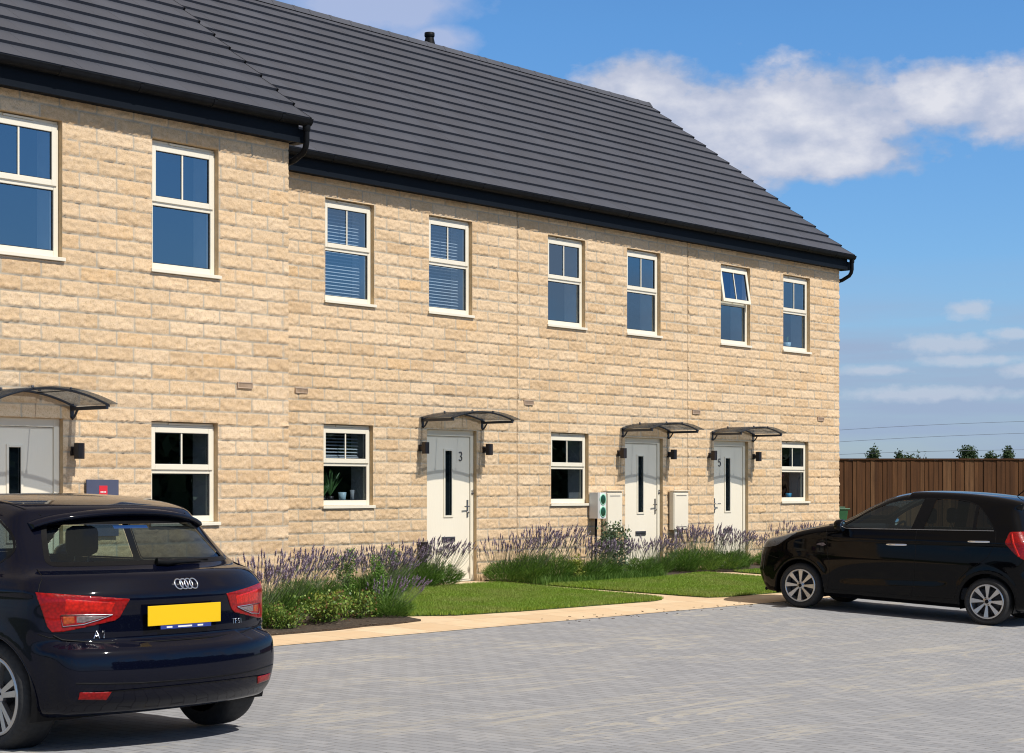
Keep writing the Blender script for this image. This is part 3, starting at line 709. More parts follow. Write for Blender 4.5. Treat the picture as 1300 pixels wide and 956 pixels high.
# ---- roof
PITCH = math.atan2(3.3665, 4.5955); SP, CP = math.sin(PITCH), math.cos(PITCH)
SL = 4.5955/CP; NC = 17; GAUGE = SL/NC
def roof_part(parent, u0, u1, ye, ze, seed, name='roof'):
    """tiled front slope from the eave line (ye,ze) to the ridge, plain back slope"""
    R = np.random.RandomState(seed); TW = .33
    V = []; F = []; T = []
    def pt(u, s, h): return (u, ye+s*CP-h*SP, ze+s*SP+h*CP)
    for c in range(NC):
        s0 = c*GAUGE; s1 = min(s0+GAUGE+.07, SL)
        off = (TW/2 if c % 2 else 0); x = u0-((u0-off) % TW)
        while x < u1:
            a, b = max(x+.0008, u0), min(x+TW-.0008, u1); x += TW
            if b-a < .01: continue
            dh = R.uniform(-.0008, .0008); k = len(V); rv = R.rand()
            ff = .043+dh                                    # front lip height; back sits low under the next course
            V += [pt(a,s0,0), pt(b,s0,0), pt(b,s0,ff), pt(a,s0,ff), pt(a,s1,.004), pt(b,s1,.004), pt(b,s1,-.01), pt(a,s1,-.01)]
            F += [(k,k+1,k+2,k+3),(k+3,k+2,k+5,k+4),(k,k+3,k+4,k+7),(k+1,k+6,k+5,k+2)]
            T += [rv]*8
    # under-roof sheet and back slope
    k = len(V)
    yr, zr = ye+SL*CP, ze+SL*SP
    V += [(u0,ye+.02,ze-.01),(u1,ye+.02,ze-.01),(u1,yr,zr-.012),(u0,yr,zr-.012),(u1,yr+4.6,ze-.01),(u0,yr+4.6,ze-.01)]
    F += [(k,k+1,k+2,k+3),(k+3,k+2,k+4,k+5)]; T += [0]*6
    me = bpy.data.meshes.new(name); me.from_pydata(V, [], F); me.materials.append(M['tile'])
    at = me.attributes.new('trnd', 'FLOAT', 'POINT'); at.data.foreach_set('value', np.array(T, np.float32))
    o = bpy.data.objects.new(name, me); COL.objects.link(o); o.parent = parent
    # ridge tiles
    mb = MB(); x = u0
    while x < u1-.05:
        b = min(x+.45, u1)
        for (p, q, g) in ((x, b-.05, .0), (b-.055, b, .005)):
            w, h = .125+g, .06+g
            pr = [(yr-w, zr-w*.62+g*.3+.028), (yr-w*.45, zr+h*.78-.0), (yr, zr+h), (yr+w*.45, zr+h*.78), (yr+w, zr-w*.62+.028)]
            mb.add([(p, a, c_) for a, c_ in pr]+[(q, a, c_) for a, c_ in pr], [(0,5,6,1),(1,6,7,2),(2,7,8,3),(3,8,9,4),(0,1,2,3,4),(9,8,7,6,5)])
        x = b
    mb.build('ridge_tiles', M['tile'], o, fix=False)
    return o
def verge(parent, u, ye, ze, side=1):
    """stepped black verge caps at the gable end"""
    mb = MB()
    for c in range(NC):
        s0 = c*GAUGE-.012; s1 = s0+GAUGE+.02
        pts = []
        for (s, h) in ((s0,-.06),(s1,-.06),(s1,.012),(s0,.046)):
            pts.append((ye+s*CP-h*SP, ze+s*SP+h*CP))
        mb.prism(pts, u-.004, u+.012, 'x')
    return mb.build('verge', M['black'], parent, fix=True)
def eaves(parent, u0, u1, yf, ztop, fu1):
    """fascia box, soffit and gutter. ztop = wall top / soffit height"""
    f = MB(); f.box(u0, fu1, yf-.172, yf-.150, ztop-.03, ztop+.17)
    f.box(u0, fu1, yf-.150, yf+.03, ztop-.018, ztop-.002)
    f.build('fascia', M['fascia'], parent)
    g = MB(); n = 10; yc, zc, r = yf-.234, ztop+.215, .066
    V = []; prof = [(yc+r*math.cos(math.pi+math.pi*i/n), zc+r*1.05*math.sin(math.pi+math.pi*i/n)) for i in range(n+1)]
    prof = [(prof[0][0]-.006, zc+.008)]+prof
    inner = [(yc+(a-yc)*.9, zc+(b-zc)*.9+.002) for a, b in prof][::-1]
    lp = prof+inner; m = len(lp)
    g.add([(u0,a,b) for a, b in lp]+[(u1,a,b) for a, b in lp], [(i,(i+1)%m,m+(i+1)%m,m+i) for i in range(m)], True)
    g.prism([(a, b) for a, b in prof], u1-.004, u1, 'x'); g.prism([(a, b) for a, b in prof], u0, u0+.004, 'x')
    go = g.build('gutter', M['black'], parent)
    # union brackets every metre
    x = u0+.4
    while x < u1-.1:
        pr = [(yc+(a-yc)*1.06, zc+(b-zc)*1.06-.001) for a, b in prof]
        k = MB(); k.prism(pr, x-.02, x+.02, 'x'); x += .95; k.build('gutter_bracket', M['black'], go)
    return go

ZT = 3.985+EYE; ZE = 4.2+EYE             # wall top and tile-edge height, terrace
DROP = .145                              # left-hand house sits lower
YL = -1.94
def airbricks(h, lst, yf):
    for u, z in lst: airbrick(h, u, z, yf)

def house(name, label, u0, u1, yf, dz, ups, grs, dr, seed, zbase, joints=(), eu0=None, eu1=None):
    h = empty(name, ((u0+u1)/2, yf, zbase)); tag(h, label, 'house', 'stone houses along the terrace')
    p = empty('tmp'); 
    ops = [(a,b,c,d_) for (a,b,c,d_,*_) in ups+grs]
    if dr: ops.append((dr[0], dr[1], dr[2], dr[3]))
    kids = []
    before = set(bpy.data.objects)
    wall_part(None, u0, u1, zbase-.1, ZT+dz, yf, ops, seed, joints, zphase=EYE+dz-.262, zbase=zbase)
    for (a,b,c,d_,kw) in ups+grs: window(None, a, b, c, d_, yf, **kw)
    if dr: door(None, dr[0], dr[1], dr[2], dr[3], yf, **dr[4])
    roof_part(None, eu0 if eu0 is not None else u0, eu1 if eu1 is not None else u1, yf-.23, ZE+dz, seed)
    eaves(None, eu0 if eu0 is not None else u0, (eu1 if eu1 is not None else u1), yf, ZT+dz, u1)
    # side/back shell
    s = MB(); yb = yf+9.1-.23*2+.2; y0 = yf+.14
    s.quad((u0,yb,zbase-.1),(u1,yb,zbase-.1),(u1,yb,ZT+dz),(u0,yb,ZT+dz))
    ridge = (yf-.23+4.5955, ZE+dz+3.33)
    for u in (u0, u1):
        s.add([(u,y0,zbase-.1),(u,yb,zbase-.1),(u,yb,ZT+dz),(u,ridge[0],ridge[1]-.05),(u,yf+.02,ZT+dz),(u,y0,ZT+dz)], [(0,1,2,3,4,5)])
    s.build('rear_wall', M['stoneplain'], None, fix=False)
    bpy.data.objects.remove(p)
    mine = [o for o in bpy.data.objects if o not in before and o.parent is None and o is not h]
    M_inv = Matrix.Translation(-Vector(h.location))
    for o in mine: o.parent = h; o.matrix_parent_inverse = M_inv
    return h
def attach(h, o):
    o.parent = h; o.matrix_parent_inverse = Matrix.Translation(-Vector(h.location)); return o

E0 = EYE
UH, US = 3.725+E0, 2.375+E0          # upper head / sill
GH, GS = .835+E0, -.255+E0           # ground head / sill
DB = -1.30+E0
h3 = house('stone_house', 'pale stone terraced house with the door numbered three and white blinds upstairs', -1.72, 4.47, 0, 0,
     [(.68,1.56,US,UH,dict(blind=1)), (2.61,3.49,US,UH,dict(blind=1))],
     [(.65,1.54,GS,GH,dict(blind=.62))],
     (2.57,3.58,DB,.815+E0,dict(handle=1, number='3', numside=1)), 21, .2, joints=(4.46,))
h4 = house('stone_house', 'pale middle terraced house with cabinets and a car charger beside its door', 4.47, 8.70, 0, 0,
     [(5.15,6.03,US,UH,dict()), (7.07,7.95,US,UH,dict())],
     [(5.22,6.11,GS,GH,dict())],
     (7.02,8.01,DB,.80+E0,dict(handle=1)), 33, .2, joints=(8.69,))
h5 = house('stone_house', 'pale end terraced house with the door numbered five and an open upstairs window', 8.70, 13.45, 0, 0,
     [(9.64,10.52,US,UH,dict(open_deg=-9)), (11.56,12.44,US,UH,dict())],
     [(11.51,12.39,GS,GH,dict())],
     (9.44,10.46,DB,.80+E0,dict(handle=-1, number='5', numside=-1)), 45, .2, eu1=13.56)
hl = house('stone_house', 'nearer pale stone house standing forward of the terrace behind the dark hatchback', -11.0, -1.72, YL, -DROP,
     [(-5.62,-4.70,2.225+E0,3.61+E0,dict()), (-3.60,-2.72,2.225+E0,3.61+E0,dict())],
     [(-3.61,-2.73,-.39+E0,.70+E0,dict())],
     (-5.70,-4.69,-1.43+E0,.69+E0,dict(handle=-1)), 57, .05, eu1=-1.62)

for h, u0, u1, zb, yf in ((h3,2.45,3.72,.93,0), (h4,6.92,8.18,.90,0), (h5,9.36,10.62,.90,0), (hl,-5.86,-4.56,.79,YL)):
    attach(h, canopy(None, u0, u1, zb+E0, yf, .14 if h is hl else .10))
for h, u, z, yf in ((h3,2.43,.555,0),(h3,3.73,.555,0),(h4,6.84,.55,0),(h4,8.16,.55,0),(h5,9.29,.55,0),(h5,10.62,.55,0),(hl,-4.575,.375,YL),(hl,-5.88,.375,YL)):
    attach(h, wall_light(None, u, z+E0, yf))
for h, u, z, yf in ((h3,.26,1.24,0),(h4,4.70,1.25,0),(h5,12.79,1.25,0),(h5,8.92,1.25,0),(hl,-2.36,1.12,YL)):
    attach(h, airbrick(None, u, z+E0, yf))
attach(h5, verge(None, 13.56, -.23, ZE)); attach(hl, verge(None, -1.62, YL-.23, ZE-DROP))
# gable soffit boxes and downpipes
def downpipe(h, u, yf, dz, zbot):
    zt = ZT+dz
    k = MB(); k.box(u+.001, u+.10, yf-.174, yf+.02, zt-.03, zt+.12); attach(h, k.build('eaves_box', M['fascia'], None, bevel=.004))
    k = MB(); yo = yf-.232
    k.lathe([(.045,.0),(.045,-.05),(.036,-.07)], (u+.06, yo, zt+.16), 14)
    k.tube([(u+.06,yo,zt+.10),(u+.06,yo,zt-.02),(u+.065,yo+.02,zt-.08),(u+.07,yo+.06,zt-.13),(u+.06,yo+.20,zt-.20),(u+.05,yf+.22,zt-.25),(u+.045,yf+.38,zt-.30),(u+.045,yf+.42,zt-.36),(u+.045,yf+.42,zbot)], .034, 12)
    attach(h, k.build('downpipe', M['black'], None))
downpipe(h5, 13.45, 0, 0, .2); downpipe(hl, -1.72, YL, -DROP, .1)
# roof outlet at the ridge
k = MB(); c = (7.55, 4.62, ZE+3.40)
k.lathe([(.15,-.35),(.12,.0),(.075,.20),(.07,.22)], c, 20); k.lathe([(.085,.22),(.09,.24),(.088,.29),(.0,.30)], c, 20)
attach(h4, k.build('roof_vent', M['black'], None))
# ------------------------------------------------------------------ cars
def catmull(pts, n=6, closed=False):
    P = [np.array(p, float) for p in pts]; m = len(P); out = []
    for i in range(m if closed else m-1):
        p0 = P[(i-1) % m] if closed else P[max(i-1,0)]; p1 = P[i]; p2 = P[(i+1) % m]; p3 = P[(i+2) % m] if closed else P[min(i+2,m-1)]
        for k in range(n):
            t = k/n; out.append(tuple(.5*((2*p1)+(-p0+p2)*t+(2*p0-5*p1+4*p2-p3)*t*t+(-p0+3*p1-3*p2+p3)*t**3)))
    if not closed: out.append(tuple(P[-1]))
    return out
class SDFGrid:
    """signed distance to a closed outline, tabulated at 1 cm"""
    def __init__(s, poly, h=.01, pad=.9):
        P = np.array(poly); s.h = h; s.x0 = P[:,0].min()-pad; s.z0 = P[:,1].min()-pad
        nx = int((P[:,0].max()+pad-s.x0)/h)+1; nz = int((P[:,1].max()+pad-s.z0)/h)+1
        X, Z = np.meshgrid(s.x0+np.arange(nx)*h, s.z0+np.arange(nz)*h, indexing='ij')
        D = np.full(X.shape, 9e9); n = len(P)
        for i in range(n):
            a, b = P[i], P[(i+1) % n]; e = b-a; L = e@e
            if L < 1e-12: continue
            t = np.clip(((X-a[0])*e[0]+(Z-a[1])*e[1])/L, 0, 1)
            D = np.minimum(D, (X-a[0]-t*e[0])**2+(Z-a[1]-t*e[1])**2)
        D = np.sqrt(D); s.D = np.where(inpoly(X, Z, [tuple(p) for p in P]), -D, D)
    def __call__(s, x, z):
        fx = np.clip((x-s.x0)/s.h, 0, s.D.shape[0]-1.001); fz = np.clip((z-s.z0)/s.h, 0, s.D.shape[1]-1.001)
        i = fx.astype(int); j = fz.astype(int); a = fx-i; b = fz-j; D = s.D
        return (D[i,j]*(1-a)+D[i+1,j]*a)*(1-b)+(D[i,j+1]*(1-a)+D[i+1,j+1]*a)*b
def smax(a, b, k):
    h = np.clip(.5+.5*(a-b)/k, 0, 1); return b*(1-h)+a*h+k*h*(1-h)
def ginterp(tab):
    """smooth 1-D interpolation from a table, as a function"""
    c = np.array(catmull(tab, 10)); o = np.argsort(c[:,0], kind='stable'); cx, cy = c[o,0], c[o,1]
    return lambda x: np.interp(x, cx, cy)

class Car:
    def __init__(s, prof, planw, secw, cf, cr, crown, k, hw, xmid, wheels, Ra, feats=None):
        s.sdf = SDFGrid(catmull(prof, 5, True) if True else prof); s.pw = ginterp(planw); s.sw = ginterp(secw)
        s.cf, s.cr, s.crown, s.k, s.hw, s.xmid, s.wheels, s.Ra, s.feats = cf, cr, crown, k, hw, xmid, wheels, Ra, feats
        P = np.array(prof); s.xa, s.xb, s.za, s.zb = P[:,0].min(), P[:,0].max(), P[:,1].min(), P[:,1].max()
    def Wd(s, x, z):
        w = s.hw - s.pw(x) - s.sw(z)
        for wx, wz in s.wheels:
            r = np.hypot(x-wx, z-wz); w = w + .007*np.exp(-((r-s.Ra-.02)/.045)**2)*(z > wz-.12)
        if s.feats: w = w + s.feats(x, z)
        return w
    def F(s, p):
        x, y, z = p[...,0], np.abs(p[...,1]), p[...,2]
        bend = np.where(x < s.xmid, -s.cf(z)*y**2.4, s.cr(z)*y**2.4)
        a = s.sdf(x+bend, z + s.crown*y*y*sstep(.9, 1.3, z))
        return smax(a, y-s.Wd(x, z), s.k)
    def shell(s, res=.02):
        xa, xb, za, zb, w = s.xa-.06, s.xb+.06, s.za-.03, s.zb+.05, s.hw+.05
        zs, yc = .72, 0; sa, sb = s.xa+.75, s.xb-.75
        V = []; Fc = []; key = {}
        nx = int((xb-xa)/res); ny = int(2*w/res); nz = int((zb-za)/res); ny += ny % 2
        xs = np.linspace(xa, xb, nx+1); yy = np.linspace(-w, w, ny+1); zz = np.linspace(za, zb, nz+1)
        def vid(i, j, k):
            q = (i, j, k)
            if q not in key: key[q] = len(V); V.append((xs[i], yy[j], zz[k]))
            return key[q]
        for i in range(nx):
            for j in range(ny):
                Fc.append((vid(i,j,nz), vid(i+1,j,nz), vid(i+1,j+1,nz), vid(i,j+1,nz)))
                Fc.append((vid(i,j,0), vid(i,j+1,0), vid(i+1,j+1,0), vid(i+1,j,0)))
        for i in range(nx):
            for k in range(nz):
                Fc.append((vid(i,0,k), vid(i+1,0,k), vid(i+1,0,k+1), vid(i,0,k+1)))
                Fc.append((vid(i,ny,k), vid(i,ny,k+1), vid(i+1,ny,k+1), vid(i+1,ny,k)))
        for j in range(ny):
            for k in range(nz):
                Fc.append((vid(0,j,k), vid(0,j,k+1), vid(0,j+1,k+1), vid(0,j+1,k)))
                Fc.append((vid(nx,j,k), vid(nx,j+1,k), vid(nx,j+1,k+1), vid(nx,j,k+1)))
        P = np.array(V)
        Q = np.stack([np.clip(P[:,0], sa, sb), P[:,1]*.25, np.full(len(P), zs)], -1)
        lo = np.zeros(len(P)); hi = np.ones(len(P))*1.05
        for _ in range(20):
            m = (lo+hi)/2; f = s.F(Q+(P-Q)*m[:,None]); ins = f < 0
            lo = np.where(ins, m, lo); hi = np.where(ins, hi, m)
        R = Q+(P-Q)*((lo+hi)/2)[:,None]
        bm = bmesh.new(); vs = [bm.verts.new(tuple(r)) for r in R]
        for f in Fc: bm.faces.new([vs[i] for i in f])
        bm.faces.ensure_lookup_table(); s.bm = bm; s.lay = bm.faces.layers.int.new('region')
        return bm
    def side_y(s, x, z, sign=-1):
        lo, hi = 0.0, s.hw+.1
        for _ in range(24):
            m = (lo+hi)/2
            if float(s.F(np.array([x, m, z]))) < 0: lo = m
            else: hi = m
        return sign*lo
    def end_x(s, y, z, sign=1):
        lo, hi = s.xmid, (s.xb+.1 if sign > 0 else s.xa-.1)
        for _ in range(26):
            m = (lo+hi)/2
            if float(s.F(np.array([m, y, z]))) < 0: lo = m
            else: hi = m
        return lo
    def top_z(s, x, y):
        lo, hi = .6, s.zb+.1
        for _ in range(24):
            m = (lo+hi)/2
            if float(s.F(np.array([x, y, m]))) < 0: lo = m
            else: hi = m
        return lo
    def cut(s, poly, proj, pred, rid, only=(0,), inset=0.0):
        """cut the region bounded by a convex outline; proj 'xz' or 'yz' or 'xy'; faces get region rid"""
        bm, lay = s.bm, s.lay; ax = {'xz': (0,2), 'yz': (1,2), 'xy': (0,1)}[proj]
        if sum(a[0]*b[1]-b[0]*a[1] for a, b in zip(poly, poly[1:]+poly[:1])) < 0: poly = poly[::-1]
        xs = [p[0] for p in poly]; ys = [p[1] for p in poly]; g = .05
        cand = [f for f in bm.faces if f[lay] in only and pred(f) and min(xs)-g < f.calc_center_median()[ax[0]] < max(xs)+g and min(ys)-g < f.calc_center_median()[ax[1]] < max(ys)+g]
        geom = set(cand)
        for f in cand: geom.update(f.verts); geom.update(f.edges)
        n = len(poly)
        for i in range(n):
            a, b = poly[i], poly[(i+1) % n]
            if math.dist(a, b) < 1e-5: continue
            L_ = math.dist(a, b); nx_, ny_ = -(b[1]-a[1])/L_*inset, (b[0]-a[0])/L_*inset
            co = [0,0,0]; no = [0,0,0]; co[ax[0]], co[ax[1]] = a[0]+nx_, a[1]+ny_; no[ax[0]], no[ax[1]] = (b[1]-a[1]), -(b[0]-a[0])
            r = bmesh.ops.bisect_plane(bm, geom=list(geom), plane_co=co, plane_no=no, dist=1e-5)
            geom = set(r['geom'])
            geom |= set(r['geom_cut'])
        out = []
        for f in [g_ for g_ in geom if isinstance(g_, bmesh.types.BMFace) and g_.is_valid]:
            c = f.calc_center_median(); u, v = c[ax[0]], c[ax[1]]; ok = True
            for i in range(n):
                a, b = poly[i], poly[(i+1) % n]
                if math.dist(a, b) > 1e-5 and (b[0]-a[0])*(v-a[1])-(b[1]-a[1])*(u-a[0]) < inset*math.dist(a, b): ok = False; break
            if ok: f[lay] = rid; out.append(f)
        return out
    def take(s, rid, name, mats, parent, off=0.0, delete=True, thick=0.0):
        """lift a region out as its own mesh"""
        bm, lay = s.bm, s.lay; bm.normal_update()
        fs = [f for f in bm.faces if f[lay] == rid]
        mp = {}; V = []; Fc = []
        for f in fs:
            for v in f.verts:
                if v.index is None or v not in mp: mp[v] = len(V); V.append(tuple(v.co+v.normal*off))
            Fc.append([mp[v] for v in f.verts])
        k = MB(); k.add(V, Fc, True); o = k.build(name, mats, parent, fix=False)
        if thick:
            m = o.modifiers.new('t', 'SOLIDIFY'); m.thickness = thick; m.offset = -1
        if delete: s._del = getattr(s, '_del', set()) | {rid}
        return o
    def finish(s, name, mats, parent, rids_mat={}):
        bm, lay = s.bm, s.lay
        bmesh.ops.delete(bm, geom=[f for f in bm.faces if f[lay] in s._del], context='FACES')
        me = bpy.data.meshes.new(name)
        for f in bm.faces: f.smooth = True; f.material_index = rids_mat.get(f[lay], 0)
        bm.to_mesh(me); bm.free()
        for m in mats: me.materials.append(m)
        o = bpy.data.objects.new(name, me); COL.objects.link(o); o.parent = parent
        return o

def rpoly(pts, r=.03, n=4):
    """round the corners of a convex polygon; r scalar or list"""
    out = []; m = len(pts)
    for i in range(m):
        p = Vector(pts[i]); a = Vector(pts[i-1]); b = Vector(pts[(i+1) % m]); rr = r[i] if isinstance(r, (list, tuple)) else r
        u = (a-p); v = (b-p); t = min(rr, u.length*.45, v.length*.45)
        if t < 1e-4: out.append(tuple(p)); continue
        p0 = p+u.normalized()*t; p1 = p+v.normalized()*t
        for k in range(n+1):
            w = k/n; out.append(tuple(p0*(1-w)**2+p*2*w*(1-w)+p1*w*w))
    return out
def shrink(poly, d):
    """inset a convex polygon by d"""
    if sum(a[0]*b[1]-b[0]*a[1] for a, b in zip(poly, poly[1:]+poly[:1])) < 0: poly = poly[::-1]
    poly = [p for i, p in enumerate(poly) if math.dist(p, poly[i-1]) > 1e-4]
    n = len(poly); out = []
    for i in range(n):
        p, a, b = Vector(poly[i]), Vector(poly[i-1]), Vector(poly[(i+1) % n])
        e1 = (p-a).normalized(); e2 = (b-p).normalized(); n1 = Vector((-e1.y, e1.x)); n2 = Vector((-e2.y, e2.x))
        m = (n1+n2); m = m/ max(.35, m.length_squared/2)  if m.length > 1e-6 else n1
        out.append(tuple(p+m*d))
    return out

M['carblack'] = paint_mat('black_car_paint', (.0008,.0009,.0016), .6, 0, .75)
M['carblack'].node_tree.nodes['Principled BSDF'].inputs['Coat IOR'].default_value = 1.34
M['carblack'].node_tree.nodes['Principled BSDF'].inputs['Specular IOR Level'].default_value = .02
M['carnavy'] = paint_mat('dark_navy_car_paint', (.0009,.0017,.0080), .5, .0, .85)
M['carnavy'].node_tree.nodes['Principled BSDF'].inputs['Coat IOR'].default_value = 1.38
M['carnavy'].node_tree.nodes['Principled BSDF'].inputs['Specular IOR Level'].default_value = .03
M['rubber'] = noise_mat('tyre_rubber', (.014,.014,.015), (.026,.026,.026), 40, .75, .2, 80)
M['trim'] = noise_mat('black_trim', (.004,.004,.0045), (.006,.006,.007), 30, .45, .03, spec=.15)
M['alloy'] = noise_mat('alloy', (.50,.49,.48), (.60,.59,.57), 6, .28, 0, metallic=.85)
M['alloydark'] = noise_mat('alloy_dark', (.018,.018,.02), (.028,.028,.03), 6, .4, 0)
M['carglass'] = glass_mat('car_glass', (.50,.60,.58), .075, .5)
M['privacy'] = glass_mat('tinted_car_glass', (.22,.24,.26), .045, .45)
M['cabin'] = noise_mat('cabin_trim', (.018,.019,.022), (.032,.033,.037), 20, .8, .1)
def lens_mat(name, c, rough=.08):
    m, nt, out = newmat(name); N = NT(nt)
    tc = N.n('ShaderNodeTexCoord').outputs['Object']
    wv = N.n('ShaderNodeTexVoronoi', i_Scale=60.0); N.l(tc, wv.inputs['Vector'])
    col = N.mix(wv.outputs['Distance'], tuple(x*1.15 for x in c), tuple(x*.5 for x in c))
    p = N.n('ShaderNodeBsdfPrincipled', i_Roughness=.35); N.l(col, p.inputs['Base Color'])
    p.inputs['Coat Weight'].default_value = .5; p.inputs['Specular IOR Level'].default_value = .15; p.inputs['Coat Roughness'].default_value = .02
    b = N.n('ShaderNodeBump', i_Strength=.3, i_Distance=.003); N.l(wv.outputs['Distance'], b.inputs['Height']); N.l(b.outputs[0], p.inputs['Normal'])
    N.l(p.outputs[0], out.inputs[0]); return m
M['redlens'] = lens_mat('red_lens', (.30,.002,.002)); M['brightred'] = lens_mat('bright_red_lens', (.62,.012,.004))
M['orange'] = lens_mat('amber_lens', (.40,.07,.015)); M['clear'] = lens_mat('clear_lens', (.20,.16,.16))
M['headlens'] = lens_mat('head_lens', (.10,.105,.115))
M['plateY'] = noise_mat('yellow_plate', (.80,.50,.002), (.82,.52,.004), 3, .4, 0)
M['plateblue'] = noise_mat('blue_strip', (.02,.04,.22), (.03,.05,.26), 3, .4, 0)
M['plateW'] = noise_mat('white_plate', (.78,.78,.76), (.8,.8,.78), 3, .4, 0)

def wheel(parent, x, y, z, R, wdt, side, rimR, kind):
    """side -1/+1: outer face direction in y"""
    r = empty('wheel', (x, y, z)); r.parent = parent
    o = side
    t = MB(); pr = [(rimR-.005,-.02),(rimR+.012,.012),(rimR+.03,.020),((rimR+R)/2,.026),(R-.03,.018),(R-.012,.004),(R-.003,-.02),(R,-.05),(R,-wdt+.05),(R-.004,-wdt+.02),(R-.03,-wdt),(rimR,-wdt)]
    t.lathe([(a, b*o) for a, b in pr], (0,0,0), 56, 'y'); tt = t.build('tyre', M['rubber'], r)
    b = MB(); b.lathe([(rimR+.004, .006*o),(rimR-.004,.013*o),(rimR-.014,.012*o),(rimR-.018,-.005*o),(rimR-.03,-.10*o),(rimR-.05,-wdt*o)], (0,0,0), 48, 'y')
    b.build('rim', M['alloy'], r)
    b = MB(); b.lathe([(0,-.075*o),(rimR*.55,-.075*o),(rimR*.9,-.09*o),(rimR-.02,-.10*o)], (0,0,0), 32, 'y')
    b.lathe([(0,-.012*o),(.055,-.014*o),(.062,-.03*o),(.062,-.075*o)], (0,0,0), 20, 'y'); b.build('hub', M['alloydark'], r)
    s = MB()
    def spoke(w, w0, w1, r0, r1, y0, y1, dpt=.03):
        d = Vector((math.cos(w), 0, math.sin(w))); q = Vector((-math.sin(w), 0, math.cos(w)))
        A = [d*r0-q*w0, d*r0+q*w0, d*r1+q*w1, d*r1-q*w1]; yy = [y0, y0, y1, y1]
        f = [(a.x, c*o, a.z) for a, c in zip(A, yy)]; bk = [(a.x*1, (c-dpt)*o, a.z) for a, c in zip(A, yy)]
        s.add(f+bk, [(0,1,2,3),(7,6,5,4),(0,4,5,1),(1,5,6,2),(2,6,7,3),(3,7,4,0)])
    if kind == 8:
        for i in range(8): spoke(math.pi/2+i*math.pi/4, .010, .030, .045, rimR-.008, -.004, .006)
    else:
        for i in range(5):
            w = math.pi/2+i*2*math.pi/5
            for dlt in (-.17, .17): spoke(w+dlt, .013, .019, .045, rimR-.008, -.004, .008)
    s.lathe([(0,.004*o),(.026,.003*o),(.032,-.004*o),(.052,-.010*o),(.056,-.03*o)], (0,0,0), 24, 'y')
    s.build('spokes', M['alloy'], r, bevel=.0015)
    c = MB(); c.lathe([(0,.008*o),(.020,.007*o),(.024,.003*o)], (0,0,0), 20, 'y')
    for i in range(4 if kind == 8 else 5):
        w = .4+i*2*math.pi/(4 if kind == 8 else 5); c.lathe([(0,-.004*o),(.008,-.005*o),(.008,-.02*o)], (.038*math.cos(w), 0, .038*math.sin(w)), 8, 'y')
    c.build('wheel_cap', M['trim'], r)
    return r
def arch_liner(car, parent, wx, wz, R, side, hw):
    k = MB(); n = 22; V = []; yo = hw-.03; yi = hw-.36
    for i in range(n+1):
        w = -.35+(math.pi+.7)*i/n; c, s_ = math.cos(w), math.sin(w)
        for y in (yo, yi): V.append((wx+R*c, side*y, wz+R*s_))
    k.add(V, [(2*i, 2*i+1, 2*i+3, 2*i+2) for i in range(n)], True)
    k.add([(wx+R*math.cos(-.35+(math.pi+.7)*i/n), side*yi, wz+R*math.sin(-.35+(math.pi+.7)*i/n)) for i in range(n+1)], [tuple(range(n+1))])
    return k.build('arch_liner', M['trim'], parent, fix=False)
def arch_lip(car, parent, wx, wz, R, side):
    pts = []
    for i in range(31):
        w = -.32+(math.pi+.64)*i/30; x, z = wx+R*math.cos(w), wz+R*math.sin(w)
        if z < car.za+.03: continue
        pts.append((x, car.side_y(x, z, side)-side*.006, z))
    k = MB(); k.tube(pts, .008, 6); return k
def seat(parent, x, y, z, s=1.0, rear=False, heads=True):
    k = MB(); w = .24 if not rear else .58
    def rb(x0,x1,y0,y1,z0,z1,tilt=0,px=0,pz=0):
        Mx = Matrix.Translation((px,0,pz)) @ Matrix.Rotation(tilt,4,'Y') @ Matrix.Translation((-px,0,-pz)); k.box(x0,x1,y0,y1,z0,z1,0,Mx)
    rb(x-.25,x+.22,y-w,y+w,z,z+.14); rb(x+.18,x+.30,y-w,y+w,z+.08,z+.66,rad(16),x+.2,z+.1)
    o = k.build('seat', M['cabin'], parent, bevel=.04)
    for yy in ((y,) if not rear else (y-.33, y+.33)):
        if not heads: break
        h = MB(); h.box(x+.37,x+.46,yy-.115,yy+.115,z+.72,z+.91)
        hr = h.build('headrest', M['cabin'], o, bevel=.05)
        for q in (-.05,.05): MB().tube([(x+.40,yy+q,z+.6),(x+.42,yy+q,z+.74)], .006, 6).build('headrest_post', M['satin'], o)
    return o
def steering_wheel(parent, x, y, z):
    k = MB(); n = 28; R = Matrix.Translation((x,y,z)) @ Matrix.Rotation(rad(-62),4,'Y')
    k.tube([tuple(R @ Vector((.18*math.cos(2*math.pi*i/n), .18*math.sin(2*math.pi*i/n), 0))) for i in range(n)], .015, 8, closed=True)
    for w in (0, 2.3, -2.3): k.tube([tuple(R @ Vector((0,0,-.02))), tuple(R @ Vector((.17*math.cos(w+math.pi), .17*math.sin(w+math.pi), 0)))], .016, 6)
    k.lathe([(0,.02),(.05,.01),(.055,-.04)], (x,y,z), 12, 'x')
    return k.build('steering_wheel', M['cabin'], parent)
def groove(car, parent, pts, kind, side=-1, r=.0028, name='panel_gap'):
    """dark shut line following the skin"""
    out = []
    for a, b in zip(pts[:-1], pts[1:]):
        n = max(2, int(math.dist(a, b)/.03))
        for i in range(n): out.append((a[0]+(b[0]-a[0])*i/n, a[1]+(b[1]-a[1])*i/n))
    out.append(pts[-1]); P = []
    for a, b in out:
        if kind == 'side': P.append((a, car.side_y(a, b, side), b))
        elif kind == 'rear': P.append((car.end_x(a, b, 1), a, b))
        else: P.append((a, b, car.top_z(a, b)))
    return MB().tube(P, r, 5).build(name, M['trim'], parent)
SIDE = lambda f: abs(f.normal.y) > .45
REAR = lambda f: f.normal.x > .12
